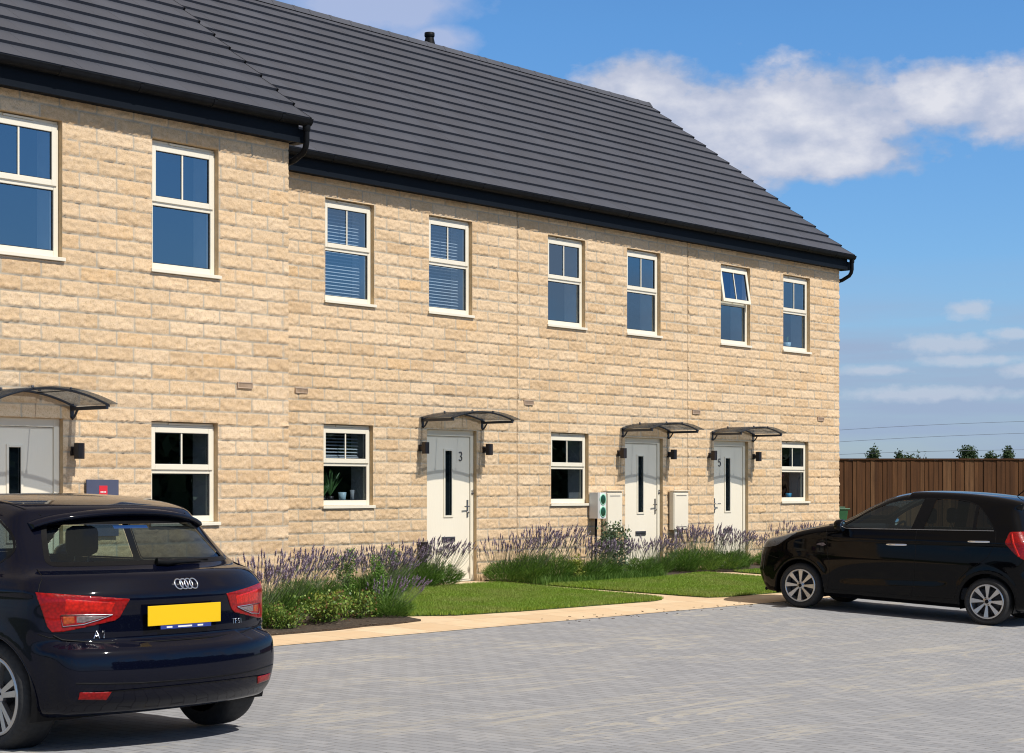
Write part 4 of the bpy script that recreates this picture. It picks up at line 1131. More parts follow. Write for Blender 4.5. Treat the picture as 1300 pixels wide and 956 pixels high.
FRONT = lambda f: f.normal.x < -.12
def skin_patch(car, poly, off, name, mat, parent, n=10):
    """raised convex patch on the tail (y,z outline) following the skin"""
    c = (sum(p[0] for p in poly)/len(poly), sum(p[1] for p in poly)/len(poly)); V = []; F = []
    pts = []
    for a, b in zip(poly, poly[1:]+poly[:1]):
        for i in range(n): pts.append((a[0]+(b[0]-a[0])*i/n, a[1]+(b[1]-a[1])*i/n))
    m = len(pts); K = 5
    for k in range(K):
        t = k/K
        for p in pts:
            y, z = p[0]*(1-t)+c[0]*t, p[1]*(1-t)+c[1]*t; V.append((car.end_x(y, z)+off-(.004 if k == 0 else 0), y, z))
    V.append((car.end_x(*c)+off, c[0], c[1]))
    for k in range(K-1):
        for i in range(m): j = (i+1) % m; F.append((k*m+i, k*m+j, (k+1)*m+j, (k+1)*m+i))
    for i in range(m): F.append(((K-1)*m+i, (K-1)*m+(i+1) % m, len(V)-1))
    k = MB(); k.add(V, F, True); return k.build(name, mat, parent)

def place(root, origin, rear, pitch):
    """local x = rearward, y = the car's right, z = up"""
    r = Vector((rear[0]*math.cos(pitch), rear[1]*math.cos(pitch), -math.sin(pitch))).normalized()
    h = Vector((-rear[0], -rear[1], 0)).normalized(); right = Vector((h.y, -h.x, 0)); up = r.cross(right)
    if up.z < 0: up = -up
    Mx = Matrix(((r.x, right.x, up.x, origin[0]), (r.y, right.y, up.y, origin[1]), (r.z, right.z, up.z, origin[2]), (0,0,0,1)))
    root.matrix_world = Mx

def window_regions(car, specs, rid0):
    """specs: list of (poly, proj, pred, seal). Returns [(glass id, seal id)]"""
    ids = []
    for i, (poly, proj, pred, sw) in enumerate(specs):
        g, s_ = rid0+2*i, rid0+2*i+1
        car.cut(poly, proj, pred, s_)
        car.cut(poly, proj, lambda f: True, g, only=(s_,), inset=sw)
        ids.append((g, s_))
    return ids
def split_sides(car, rid, newid):
    for f in car.bm.faces:
        if f[car.lay] == rid and f.calc_center_median().y > 0: f[car.lay] = newid
# ---- black five-door hatchback on the right
def make_black_hatch():
    root = empty('parked_car'); tag(root, 'black five-door hatchback parked side-on by the wooden fence', 'car')
    prof = [(-.58,.17),(-.68,.23),(-.765,.40),(-.76,.58),(-.735,.72),(-.66,.82),(-.46,.885),(-.20,.972),(.06,1.04),(.30,1.105),(.44,1.165),(.66,1.295),(.90,1.415),(1.12,1.49),(1.45,1.54),(1.95,1.552),(2.35,1.535),(2.62,1.505),(2.735,1.475),(2.76,1.44),(2.72,1.40),(2.79,1.24),(2.845,1.10),(2.90,1.0),(2.925,.85),(2.93,.66),(2.985,.60),(2.995,.44),(2.95,.28),(2.85,.19),(2.4,.17),(1.2,.17),(0,.17)]
    secw = [(.1,.09),(.17,.075),(.26,.028),(.40,.010),(.55,.004),(.70,.0),(.82,.006),(.92,.016),(1.0,.030),(1.08,.056),(1.2,.098),(1.3,.138),(1.42,.192),(1.5,.235),(1.6,.29)]
    planw = [(-.8,.12),(-.6,.075),(-.3,.03),(0,.012),(.5,0),(1.5,0),(2.2,.006),(2.6,.035),(2.85,.07),(3.1,.12)]
    def feats(x, z):
        # shoulder crease rising to the tail, and a scoop low on the doors
        zc = .90+(x-.2)*.035
        return .010*np.exp(-((z-zc)/.03)**2)*sstep(.1,.5,x) - .012*np.exp(-((z-.42-(x-.4)*.05)/.07)**2)*sstep(.35,.7,x)*sstep(2.05,1.7,x)
    car = Car(prof, planw, secw, lambda z: .46, lambda z: .24+.10*sstep(.9,1.3,z), .07, .075, .800, 1.3, [(0,.281),(2.389,.281)], .335, feats)
    car._del = set(); car.shell(.02)
    Wx = [(0,.281),(2.389,.281)]
    for wx, wz in Wx:
        circ = [(wx+.335*math.cos(2*math.pi*i/28), wz+.335*math.sin(2*math.pi*i/28)) for i in range(28)]
        car.cut(circ, 'xz', lambda f: abs(f.calc_center_median().y) > .48, 1, only=(0,))
    car._del.add(1)
    fw = rpoly([(.50,1.035),(.575,1.098),(.82,1.268),(1.08,1.385),(1.33,1.443),(1.525,1.462),(1.415,1.050)], [.02,.08,.3,.3,.2,.03,.03])
    rw = rpoly([(1.545,1.055),(1.655,1.462),(1.86,1.468),(2.06,1.452),(2.20,1.405),(2.33,1.27),(2.435,1.125)], [.03,.03,.2,.2,.1,.3,.03])
    ws = rpoly([(-.64,1.115),(.64,1.115),(.52,1.45),(-.52,1.45)], [.04,.04,.05,.05])
    bw = rpoly([(-.55,1.045),(.55,1.045),(.45,1.40),(-.45,1.40)], .06)
    ids = window_regions(car, [(fw,'xz',SIDE,.012),(rw,'xz',SIDE,.012)], 10)
    car.cut(ws, 'yz', FRONT, 21); car.cut(ws, 'yz', lambda f: True, 20, only=(21,), inset=.06)
    car.cut(bw, 'yz', REAR, 23); car.cut(bw, 'yz', lambda f: True, 22, only=(23,), inset=.02)
    for a, b in ((10,110),(12,112),(11,111),(13,113)): split_sides(car, a, b)
    # quarter divider in the rear door glass
    car.cut([(2.165,1.0),(2.205,1.0),(2.195,1.5),(2.155,1.5)], 'xz', SIDE, 13, only=(12,112))
    split_sides(car, 13, 113)
    # dark B pillar between the side windows
    car.cut([(1.415,1.05),(1.545,1.055),(1.655,1.462),(1.525,1.462)], 'xz', SIDE, 30); split_sides(car, 30, 130)
    # tail lamps wrap the corner (side outline, then the rear outline)
    tl = rpoly([(2.565,.985),(2.60,1.115),(2.74,1.125),(3.1,1.13),(3.1,.76),(2.80,.79),(2.68,.87)], [.02,.03,.0,0,0,.05,.05])
    car.cut(tl, 'xz', lambda f: abs(f.calc_center_median().y) > .50, 40)
    split_sides(car, 40, 140)
    hl = rpoly([(-.60,.70),(-.50,.835),(-.12,.965),(-.10,.93),(-.33,.76)], [.03,.04,.02,.02,.05])
    car.cut(hl, 'xz', lambda f: abs(f.calc_center_median().y) > .38 and f.normal.z < .93, 42); split_sides(car, 42, 142)
    # sill / lower trim
    body_parts = []
    for r_, nm, mt in ((10,'side_window','carglass'),(110,'side_window','carglass'),(12,'side_window','privacy'),(112,'side_window','privacy'),(20,'windscreen','privacy'),(22,'rear_window','privacy')):
        car.take(r_, nm, M[mt], root, off=-.004)
    for r_ in (11,111,13,113,21,23): car.take(r_, 'window_seal', M['trim'], root, off=.001)
    car.take(30, 'door_pillar', M['trim'], root, off=.0005); car.take(130, 'door_pillar', M['trim'], root, off=.0005)
    for r_ in (40,140): 
        t = car.take(r_, 'tail_light', M['redlens'], root, off=.006, thick=.02)
    for r_ in (42,142): car.take(r_, 'headlight', M['headlens'], root, off=.004, thick=.02)
    # bright inner band of the near tail lamp
    sy = lambda x, z, s_, e=.009: (x, car.side_y(x, z, s_)+s_*e, z)
    body = car.finish('body', [M['carblack'], M['trim']], root)
    for s_ in (-1, 1):
        k = MB(); k.tube([sy(2.63+.11*t, 1.095-.26*t**.8, s_, .004) for t in np.linspace(0,1,8)], .014, 6); k.build('lamp_band', M['brightred'], root)
        # belt moulding and door grooves
        k = MB(); pts = [sy(.52+(2.42-.52)*t, 1.030+.088*t, s_, .002) for t in np.linspace(0,1,30)]; k.tube(pts, .006, 6); k.build('belt_moulding', M['satin'], root)
        # handles
        for hx, hz in ((1.13,.872),(2.14,.975)):
            k = MB(); n = 9
            pts = [(hx+.255*t/(1), car.side_y(hx+.255*t, hz+.012*t, s_)+s_*(.012+.022*math.sin(math.pi*min(1,max(0,t)))), hz+.012*t) for t in np.linspace(0,1,n)]
            k.tube(pts, [.010]+[.0145]*(n-2)+[.010], 8); k.build('door_handle', M['chrome'], root)
        groove(car, root, [(.32,1.0),(.36,.75),(.40,.50),(.38,.27)], 'side', s_); groove(car, root, [(1.48,1.06),(1.50,.80),(1.49,.45),(1.46,.26)], 'side', s_)
        groove(car, root, [(2.44,1.12),(2.46,.98),(2.38,.80),(2.22,.68),(2.06,.52),(2.0,.28)], 'side', s_); groove(car, root, [(.38,.27),(1.0,.265),(2.0,.28)], 'side', s_)
        k = MB(); k.prism([(.21,.81),(.30,.797),(.335,.815),(.30,.838),(.24,.83)], car.side_y(.28,.82,s_)-.004*s_, car.side_y(.28,.82,s_)+.007*s_, 'y'); k.build('indicator_light', M['clear'], root)
        # mirror
        my = car.side_y(.55,1.05,s_); k = MB()
        k.lathe([(0,-.10),(.045,-.095),(.072,-.06),(.080,0),(.078,.045),(.07,.052),(.0,.052)], (0,0,0), 20, 'x')
        k.v = [(p[0]*.75+.555, p[1]*1.25+my+s_*.14, p[2]*1.0+1.065) for p in k.v]; mo = k.build('wing_mirror', M['carblack'], root)
        MB().tube([(.53,my-.0*s_,1.03),(.545,my+s_*.07,1.035)], .022, 8).build('mirror_stalk', M['trim'], mo)
        g = MB(); g.lathe([(0,.0),(.062,.0),(.066,-.004)], (0,0,0), 20, 'x'); g.v = [(p[0]*.75+.597, p[1]*1.25+my+s_*.14, p[2]+1.065) for p in g.v]; g.build('mirror_glass', M['chrome'], mo)
        for wx, wz in Wx:
            arch_liner(car, root, wx, wz, .338, s_, .79); arch_lip(car, root, wx, wz, .335, s_).build('arch_lip', M['trim'], root)
            wheel(root, wx, s_*.755, wz, .2825, .19, s_, .203, 8)
    for zz in (.66,):
        groove(car, root, [(-.66,.62),(-.45,.63),(-.30,.60)], 'side', -1)
    # rear: spoiler lip, plate, bumper, grille side
    k = MB(); pts = []
    for t in np.linspace(-1,1,15): pts.append((car.end_x(t*.52, 1.46)+.015, t*.52, 1.462-.03*t*t))
    k.tube(pts, .022, 8); k.build('spoiler', M['carblack'], root)
    MB().box(3.0-.065, 3.0-.05, -.26, .26, .70, .81).build('number_plate', M['plateY'], root)
    px_ = car.end_x(0,.40,-1); MB().box(px_-.012, px_-.002, -.26, .26, .37, .48).build('number_plate', M['plateW'], root)
    k = MB()
    for zz in (.26,.31): k.tube([(car.end_x(t,zz,-1)-.002, t, zz) for t in np.linspace(-.42,.42,9)], .010, 6)
    k.build('lower_grille', M['trim'], root)
    # chin lip under the nose
    k = MB(); k.tube([(car.end_x(t,.22,-1)+.01, t, .19) for t in np.linspace(-.6,.6,15)], .02, 6); k.build('front_lip', M['trim'], root)
    # aerial
    MB().tube([(2.45,.0,1.53),(2.62,.0,1.68)], [.008,.004], 6).build('aerial', M['trim'], root)
    # cabin
    k = MB(); k.box(-.1,2.6,-.70,.70,.27,.42); k.box(.30,.58,-.66,.66,.75,1.07); k.box(2.35,2.60,-.60,.60,.4,.98)
    k.build('cabin_floor', M['cabin'], root, bevel=.02)
    seat(root, 1.10, -.36, .42); seat(root, 1.10, .36, .42); seat(root, 1.85, 0, .45, rear=True)
    steering_wheel(root, .80, .36, .96)
    MB().box(.5,2.75,-.6,.6,.17,.24).build('underbody', M['trim'], root)
    A = (4.23,-4.82); B = (4.53,-7.19); ax = ((B[0]-A[0])/2.389, (B[1]-A[1])/2.389)
    right = (-ax[1], ax[0])
    z0 = gzf(4.3,-4.82)
    pitch = math.asin((gzf(4.6,-4.82)-gzf(4.9,-7.19))/2.389)
    place(root, (4.23+right[0]*.775, -4.82+right[1]*.775, gzf(4.6,-4.82)), ax, pitch)
    return root
black_car = make_black_hatch()
# ---- dark navy three-door hatchback seen from behind, lower left
def make_navy_hatch():
    root = empty('parked_car'); tag(root, 'dark navy hatchback seen from behind with red tail lights and yellow plate', 'car')
    X0 = 3.09                                   # x of the number plate
    D = lambda d, z: (X0-d, z)
    prof = [(-.62,.17),(-.74,.24),(-.80,.42),(-.78,.60),(-.70,.72),(-.5,.81),(-.2,.89),(.1,.945),(.36,.985),(.55,1.07),(.80,1.20),(1.05,1.315),(1.3,1.385),(1.6,1.415),(1.95,1.412),
            D(.82,1.385),D(.64,1.355),D(.565,1.332),D(.53,1.30),D(.485,1.25),D(.40,1.165),D(.27,1.05),D(.185,.995),D(.10,.965),D(.055,.90),D(.030,.84),D(.035,.76),D(.03,.66),D(.025,.605),D(-.035,.590),D(-.082,.555),D(-.10,.46),D(-.09,.36),D(-.04,.26),D(.10,.20),(2.4,.17),(1.2,.17),(0,.17)]
    secw = [(.1,.10),(.18,.07),(.26,.03),(.40,.008),(.55,.002),(.68,.0),(.80,.006),(.90,.020),(.945,.036),(.985,.070),(1.05,.105),(1.15,.150),(1.25,.200),(1.35,.265),(1.45,.34)]
    planw = [(-.9,.14),(-.6,.08),(-.3,.03),(0,.012),(.5,.004),(1.5,0),(2.3,.004),(2.7,.03),(2.9,.085),(3.1,.138),(3.3,.19)]
    def feats(x, z): return .012*np.exp(-((z-.885)/.022)**2)*sstep(.1,.4,x)
    car = Car(prof, planw, secw, lambda z: .40, lambda z: .36+.16*sstep(.85,1.05,z), .05, .06, .872, 1.3, [(0,.30),(2.469,.30)], .345, feats)
    car._del = set(); car.shell(.017)
    Wx = [(0,.30),(2.469,.30)]
    for wx, wz in Wx:
        circ = [(wx+.345*math.cos(2*math.pi*i/28), wz+.345*math.sin(2*math.pi*i/28)) for i in range(28)]
        car.cut(circ, 'xz', lambda f: abs(f.calc_center_median().y) > .50, 1, only=(0,))
    car._del.add(1)
    bw = rpoly([(-.645,1.012),(.645,1.012),(.53,1.262),(-.53,1.262)], [.05,.05,.04,.04])
    fw = rpoly([(.62,.99),(.80,1.13),(1.05,1.25),(1.35,1.325),(1.62,1.35),(1.60,.985)], [.03,.2,.2,.2,.03,.03])
    rw = rpoly([(1.66,.985),(1.68,1.352),(1.95,1.345),(2.20,1.30),(2.42,1.20),(2.52,1.08),(2.40,1.01)], [.03,.03,.2,.2,.1,.08,.05])
    ws = rpoly([(-.62,1.02),(.62,1.02),(.50,1.33),(-.50,1.33)], .05)
    window_regions(car, [(fw,'xz',SIDE,.012),(rw,'xz',SIDE,.012)], 10)
    car.cut(ws, 'yz', FRONT, 21); car.cut(ws, 'yz', lambda f: True, 20, only=(21,), inset=.02)
    RR = lambda f: f.normal.x > .12 and f.calc_center_median().x > 2.3
    car.cut(bw, 'yz', RR, 23); car.cut(bw, 'yz', lambda f: True, 22, only=(23,), inset=.024)
    for a, b in ((10,110),(12,112),(11,111),(13,113)): split_sides(car, a, b)
    # tail lamps: outline in the rear view
    TP = [(.345,.836),(.60,.862),(.800,.882),(.795,.84),(.765,.70),(.745,.668),(.70,.668),(.43,.720),(.40,.738)]
    for sg, rid in ((-1,40),(1,41)):
        car.cut([(sg*a, b) for a, b in TP], 'yz', lambda f: f.calc_center_median().x > 2.80 and f.normal.x > -.2, rid)
    # black seam between tailgate and bumper, tailgate cut line
    for r_, nm, mt in ((10,'side_window','carglass'),(110,'side_window','carglass'),(12,'side_window','privacy'),(112,'side_window','privacy'),(20,'windscreen','carglass'),(22,'rear_window','carglass')):
        car.take(r_, nm, M[mt], root, off=-.004)
    for r_ in (11,111,13,113,21,23): car.take(r_, 'window_seal', M['trim'], root, off=.001)
    tls = [car.take(r_, 'tail_light', M['redlens'], root, off=.004, thick=.03) for r_ in (40,41)]
    body = car.finish('body', [M['carnavy'], M['trim']], root)
    sy = lambda x, z, s_, e=.009: (x, car.side_y(x, z, s_)+s_*e, z)
    for sg, tl in ((-1,tls[0]),(1,tls[1])):
        P_ = lambda pts: [(sg*a, b) for a, b in pts]
        skin_patch(car, P_([(.42,.820),(.70,.850),(.70,.775),(.44,.765)]), .0065, 'lamp_bar', M['brightred'], tl)
        skin_patch(car, P_([(.455,.748),(.635,.752),(.635,.715),(.60,.712)]), .0065, 'reversing_light', M['clear'], tl)
        skin_patch(car, P_([(.638,.752),(.700,.753),(.695,.705),(.638,.712)]), .0065, 'indicator_light', M['orange'], tl)
        k = MB(); k.tube([(car.end_x(sg*y_, z_)+.009, sg*y_, z_) for y_, z_ in [(.445,.754),(.55,.757),(.708,.760),(.700,.698),(.60,.706),(.52,.728),(.445,.754)]], .003, 5); k.build('chrome_line', M['chrome'], tl)
        # door and sill grooves, handle
        s_ = sg
        groove(car, root, [(1.62,.98),(1.66,.75),(1.66,.45),(1.60,.28)], 'side', s_); groove(car, root, [(.42,.95),(.42,.6),(.46,.28),(1.60,.28)], 'side', s_)
        k = MB(); k.tube([sy(1.36+.2*t, .80, s_, .012+.02*math.sin(math.pi*t)) for t in np.linspace(0,1,9)], .012, 8); k.build('door_handle', M['carnavy'], root)
        my = car.side_y(.66,.98,s_); k = MB()
        k.lathe([(0,-.09),(.045,-.085),(.072,-.06),(.080,0),(.078,.045),(.07,.052),(.0,.052)], (0,0,0), 20, 'x')
        k.v = [(p[0]*.75+.70, p[1]*1.25+my+s_*.13, p[2]*.9+1.0) for p in k.v]; mo = k.build('wing_mirror', M['carnavy'], root)
        MB().tube([(.68,my,.97),(.69,my+s_*.07,.975)], .022, 8).build('mirror_stalk', M['trim'], mo)
        # contrasting roof arch edge / gutter channel
        k = MB(); k.tube([(x_, s_*(abs(car.side_y(x_, car.top_z(x_, .50)-.03, 1))-.035), car.top_z(x_, abs(car.side_y(x_, car.top_z(x_,.50)-.03, 1))-.035)) for x_ in np.linspace(1.1,2.45,16)], .004, 5); k.build('roof_channel', M['trim'], root)
        for wx, wz in Wx:
            arch_liner(car, root, wx, wz, .348, s_, .86); arch_lip(car, root, wx, wz, .345, s_).build('arch_lip', M['carnavy'], root)
            wheel(root, wx, s_*.822, wz, .305, .21, s_, .216, 5)
    # tailgate shut lines
    tg = [(-.66,1.0),(-.80,.90)]
    groove(car, root, [(-.74,.65),(-.70,.625),(-.5,.600),(-.2,.596),(.2,.596),(.5,.600),(.70,.625),(.74,.65)], 'rear', r=.006)
    for sg in (-1, 1): groove(car, root, [(sg*.700,1.0),(sg*.77,.92),(sg*.79,.885)], 'rear')
    for sg in (-1, 1): groove(car, root, [(sg*.80,.66),(sg*.76,.64),(sg*.70,.63)], 'rear')
    # lower diffuser and reflectors
    k = MB(); pts = []
    for t in np.linspace(-.62,.62,24): pts.append(t)
    for z0_, z1_ in ((.20,.355),):
        V = []; 
        for t in pts:
            for z_ in (z0_, z1_-.03*abs(t)**3): V.append((car.end_x(t, z_)+.006, t, z_))
        k.add(V, [(2*i,2*i+2,2*i+3,2*i+1) for i in range(len(pts)-1)], True)
    k.build('diffuser', M['trim'], root, fix=False)
    for sg in (-1, 1): skin_patch(car, [(sg*.52,.345),(sg*.68,.350),(sg*.68,.31),(sg*.54,.30)], .008, 'reflector', M['redlens'], root)
    groove(car, root, [(-.70,.40),(-.4,.385),(0,.38),(.4,.385),(.70,.40)], 'rear', r=.004)
    # spoiler blade with a pale upper face reflecting the sky
    k = MB(); V = []
    ys = np.linspace(-.60,.60,25)
    for y_ in ys:
        zt = 1.330-.055*(y_/.6)**2-.02*abs(y_/.6)**8; xb = X0-.462-.125*abs(y_/.60)**2.2
        V += [(xb-.20, y_, zt+.018), (xb, y_, zt-.014), (xb+.006, y_, zt-.032), (xb-.03, y_, zt-.046), (xb-.16, y_, zt-.045)]
    k.add(V, [(5*i+j, 5*i+5+j, 5*i+5+(j+1) % 5, 5*i+(j+1) % 5) for i in range(len(ys)-1) for j in range(5)], True)
    k.add(V[:5], [(0,1,2,3,4)]); k.add(V[-5:], [(4,3,2,1,0)])
    k.build('spoiler', M['carnavy'], root)
    # plate with printed strip along its foot
    xp = X0-.012
    k = MB(); k.box(xp, xp+.006, -.26, .26, .682, .793); pl = k.build('number_plate', M['plateY'], root, bevel=.002)
    k = MB(); k.box(xp-.004, xp+.004, -.17, .19, .660, .6815); ps = k.build('plate_strip', M['plateblue'], root)
    k = MB(); 
    for y0_, y1_ in ((-.13,-.09),(-.05,.05),(.09,.13)): k.box(xp+.0045, xp+.006, y0_, y1_, .666, .675)
    k.build('strip_print', M['plateW'], ps)
    # tail badges: four linked rings, letters
    def ring_badge(yc_, zc_, r_, n_):
        k = MB()
        for i in range(n_):
            c_ = yc_+(i-(n_-1)/2)*r_*1.28; P = []
            for q in range(28):
                w = 2*math.pi*q/28; y_, z_ = c_+r_*math.cos(w), zc_+r_*math.sin(w); P.append((car.end_x(y_, z_)+.005+.002*(i % 2), y_, z_))
            k.tube(P, .0044, 6, closed=True)
        return k.build('ring_badge', M['chrome'], root)
    ring_badge(.045, .905, .0275, 4)
    def letters(strokes, y0_, z0_, h, nm, w_=.0032, sp=.8):
        k = MB(); x_ = y0_
        for ch in strokes:
            for st in ch: k.tube([(car.end_x(x_+p*h, z0_+q*h)+.004, x_+p*h, z0_+q*h) for p, q in st], w_, 5)
            x_ += h*sp
        return k.build(nm, M['chrome'], root)
    A_ = [[(0,0),(.35,1),(.7,0)],[(.12,.3),(.58,.3)]]; one = [[(.1,.75),(.32,1),(.32,0)]]
    T_ = [[(0,1),(.7,1)],[(.35,1),(.35,0)]]; F_ = [[(0,0),(0,1),(.55,1)],[(0,.55),(.45,.55)]]; S_ = [[(.6,.9),(.3,1),(.05,.8),(.15,.55),(.5,.42),(.6,.2),(.3,0),(0,.12)]]; I_ = [[(.15,0),(.15,1)]]
    letters([A_, one], -.545, .628, .042, 'model_letters', .0038, .95)
    letters([T_, F_, S_, I_], .40, .658, .028, 'trim_letters', .0026, .95)
    # wiper
    k = MB(); f_ = lambda y_, z_, e: (car.end_x(y_, z_)+e, y_, z_)
    k.tube([f_(-.04,1.028,.03), f_(.02,1.022,.035), f_(.12,1.022,.03), f_(.30,1.020,.022)], [.024,.022,.012,.006], 8)
    k.tube([f_(.02,1.034,.012), f_(.40,1.028,.010)], .005, 5); k.build('rear_wiper', M['trim'], root)
    # cabin
    k = MB(); k.box(-.1,2.7,-.74,.74,.27,.40); k.box(.36,.66,-.70,.70,.70,.97); k.box(2.15,2.62,-.62,.62,.40,.93)
    k.build('cabin_floor', M['cabin'], root, bevel=.02)
    seat(root, 1.20, -.37, .30); seat(root, 1.20, .37, .30); seat(root, 2.0, 0, .22, rear=True, heads=False)
    steering_wheel(root, .86, .37, .88)
    MB().lathe([(0,-.01),(.05,-.01),(.05,.01),(0,.01)], (.95,0,1.24), 12, 'x').build('rear_view_mirror', M['cabin'], root)
    # blue dealer strip along the top of the rear glass
    xs_ = []
    k = MB(); V = []
    for y_ in np.linspace(-.14,.10,9):
        for z_ in (1.214,1.232): V.append((car.end_x(y_, z_)-.012, y_, z_))
    k.add(V, [(2*i,2*i+2,2*i+3,2*i+1) for i in range(8)], True); k.build('window_sticker', M['sticker'], root, fix=False)
    MB().box(.5,2.75,-.6,.6,.17,.24).build('underbody', M['trim'], root)
    place(root, (-8.77, -8.82+X0, gzf(-8.77,-8.0)), (0,-1), 0)
    return root
M['sticker'] = noise_mat('blue_sticker', (.03,.10,.42), (.05,.14,.5), 10, .5, 0)
navy_car = make_navy_hatch()
# ------------------------------------------------------------------ street and garden objects
def fence_mat():
    m, nt, out = newmat('stained_fence_board'); N = NT(nt)
    r = N.n('ShaderNodeAttribute', attribute_name='brnd').outputs['Fac']
    tc = N.n('ShaderNodeTexCoord').outputs['Object']
    mp = N.n('ShaderNodeMapping'); mp.inputs['Scale'].default_value = (14, 14, .9); N.l(tc, mp.inputs[0])
    n = N.n('ShaderNodeTexNoise', i_Scale=1.5, i_Detail=8.0, i_Roughness=.65); N.l(mp.outputs[0], n.inputs['Vector'])
    col = N.ramp(r, [(0,(.085,.036,.015)),(.4,(.125,.054,.022)),(.8,(.155,.070,.029)),(1,(.20,.10,.046))])
    col = N.mix(N.mapr(n.outputs['Fac'], .4, .75, 0, .75), col, (.045,.022,.012))
    p = N.n('ShaderNodeBsdfPrincipled', i_Roughness=.8); p.inputs['Specular IOR Level'].default_value = .2; N.l(col, p.inputs['Base Color'])
    b = N.n('ShaderNodeBump', i_Strength=.4, i_Distance=.004); N.l(n.outputs['Fac'], b.inputs['Height']); N.l(b.outputs[0], p.inputs['Normal'])
    N.l(p.outputs[0], out.inputs[0]); return m
M['fence'] = fence_mat()
FA = Vector((19.756, 3.694, 0)); FD = Vector((math.sin(TH), -math.cos(TH), 0)); FN = Vector((-math.cos(TH), -math.sin(TH), 0))   # along / towards the parking
fen = empty('wooden_fence', tuple(FA+Vector((0,0,.1)))); tag(fen, 'tall brown close-board timber fence behind the black hatchback', 'fence')
def fp(t, o, z): q = FA+FD*t+FN*o; return (q.x, q.y, z)
V = []; F = []; T = []; R_ = np.random.RandomState(5); t = -7.0; zt = 2.15
while t < 26:
    w = .100+R_.uniform(-.012,.012); h = zt+R_.uniform(-.006,.006); k = len(V); o0 = .014+R_.uniform(-.006,.006)
    V += [fp(t,.0,.0), fp(t+w+.004,.0,.0), fp(t+w+.004,.0,h), fp(t,.0,h), fp(t,o0+.003,.0), fp(t+w+.004,o0-.005,.0), fp(t+w+.004,o0-.005,h), fp(t,o0+.003,h)]
    F += [(k,k+1,k+2,k+3),(k+4,k+7,k+6,k+5),(k,k+3,k+7,k+4),(k+1,k+5,k+6,k+2),(k+3,k+2,k+6,k+7)]; T += [R_.rand()]*8; t += w
me = bpy.data.meshes.new('fence_boards'); me.from_pydata(V, [], F); me.materials.append(M['fence'])
at = me.attributes.new('brnd', 'FLOAT', 'POINT'); at.data.foreach_set('value', np.array(T, np.float32))
fb = bpy.data.objects.new('fence_boards', me); COL.objects.link(fb)
parts = [fb]
k = MB(); 
def bar(k, t0, t1, o0, o1, z0, z1):
    P = [fp(t0,o0,z0),fp(t1,o0,z0),fp(t1,o1,z0),fp(t0,o1,z0),fp(t0,o0,z1),fp(t1,o0,z1),fp(t1,o1,z1),fp(t0,o1,z1)]
    k.add(P, [(0,3,2,1),(4,5,6,7),(0,1,5,4),(1,2,6,5),(2,3,7,6),(3,0,4,7)])
bar(k, -7, 26, -.02, .035, zt-.004, zt+.028); parts.append(k.build('fence_capping', M['fence']))
for z_ in (.45,1.1,1.85): k = MB(); bar(k, -7, 26, -.075, -.002, z_, z_+.07); parts.append(k.build('fence_rail', M['fence']))
t = -7
while t < 26: k = MB(); bar(k, t, t+.1, -.176, -.077, 0, zt-.05); parts.append(k.build('fence_post', M['fence'])); t += 3
for o in parts: attach(fen, o)

# wheelie bin behind the end gable
def wheelie_bin(x, y, z, rz):
    r = empty('wheelie_bin', (x,y,z), rz); tag(r, 'green wheeled bin by the end gable in front of the fence', 'bin')
    g = noise_mat('green_bin_plastic', (.012,.085,.03), (.016,.10,.035), 10, .45, .05)
    k = MB(); V = []
    for zz, w, d in ((.10,.22,.26),(.5,.255,.30),(.93,.285,.345)): V += [(-w,-d,zz),(w,-d,zz),(w,d,zz),(-w,d,zz)]
    k.add(V, [(3,2,1,0)]+[(4*i+j,4*i+(j+1)%4,4*i+4+(j+1)%4,4*i+4+j) for i in range(2) for j in range(4)]); k.build('bin_body', g, r, bevel=.02)
    k = MB(); k.box(-.30,.30,-.38,.34,.935,.965); k.box(-.25,.25,-.30,.28,.965,.995); li = k.build('bin_lid', g, r, bevel=.012)
    MB().tube([(-.22,.40,.93),(.22,.40,.93)], .016, 8).build('bin_handle', g, r)
    for s in (-1,1):
        k = MB(); k.lathe([(0,-.025),(.09,-.025),(.10,-.01),(.10,.01),(.09,.025),(0,.025)], (s*.25,.30,.10), 20, 'x'); k.build('bin_wheel', M['rubber'], r)
    return r
wheelie_bin(15.03, 1.21, .17, .9)

# meter cabinets, charger
def cabinet(u0, u1, zt, label):
    r = empty('meter_cabinet', ((u0+u1)/2, 0, .2)); tag(r, label, 'utility cabinet', 'cream meter cabinets beside the doors')
    z0, z1 = zt-.615, zt; L = []
    k = MB(); k.box(u0, u1, -.115, -.03, z0, z1); L.append(k.build('cabinet_body', M['cream_box'], bevel=.008))
    k = MB(); k.box(u0+.008, u1-.008, -.127, -.1155, z0+.012, z1-.03); L.append(k.build('cabinet_door', M['cream_box'], bevel=.006))
    k = MB(); k.box(u0-.012, u1+.012, -.14, -.02, z1+.0015, z1+.014); L.append(k.build('cabinet_cap', M['cream_box'], bevel=.004))
    for zz in (z0+.045, z1-.075):
        k = MB(); 
        k.box(u0+.06, u1-.06, -.1285, -.1272, zz, zz+.012); L.append(k.build('cabinet_vent', M['satin']))
    k = MB(); k.tube([((u0+u1)/2-.09,-.07,z0-.001),((u0+u1)/2-.09,-.07,.0+.2)], .022, 10); L.append(k.build('cable_duct', M['white']))
    for o in L: attach(r, o)
    return r
cabinet(6.42, 6.80, -.035+E0, 'cream meter cabinet right behind the car charger')
cabinet(8.15, 8.55, -.035+E0, 'cream meter cabinet between the two right-hand doors')
r = empty('car_charger', (6.2,-.1,.3)); tag(r, 'white car charger with two green sockets beside a meter cabinet', 'car charger')
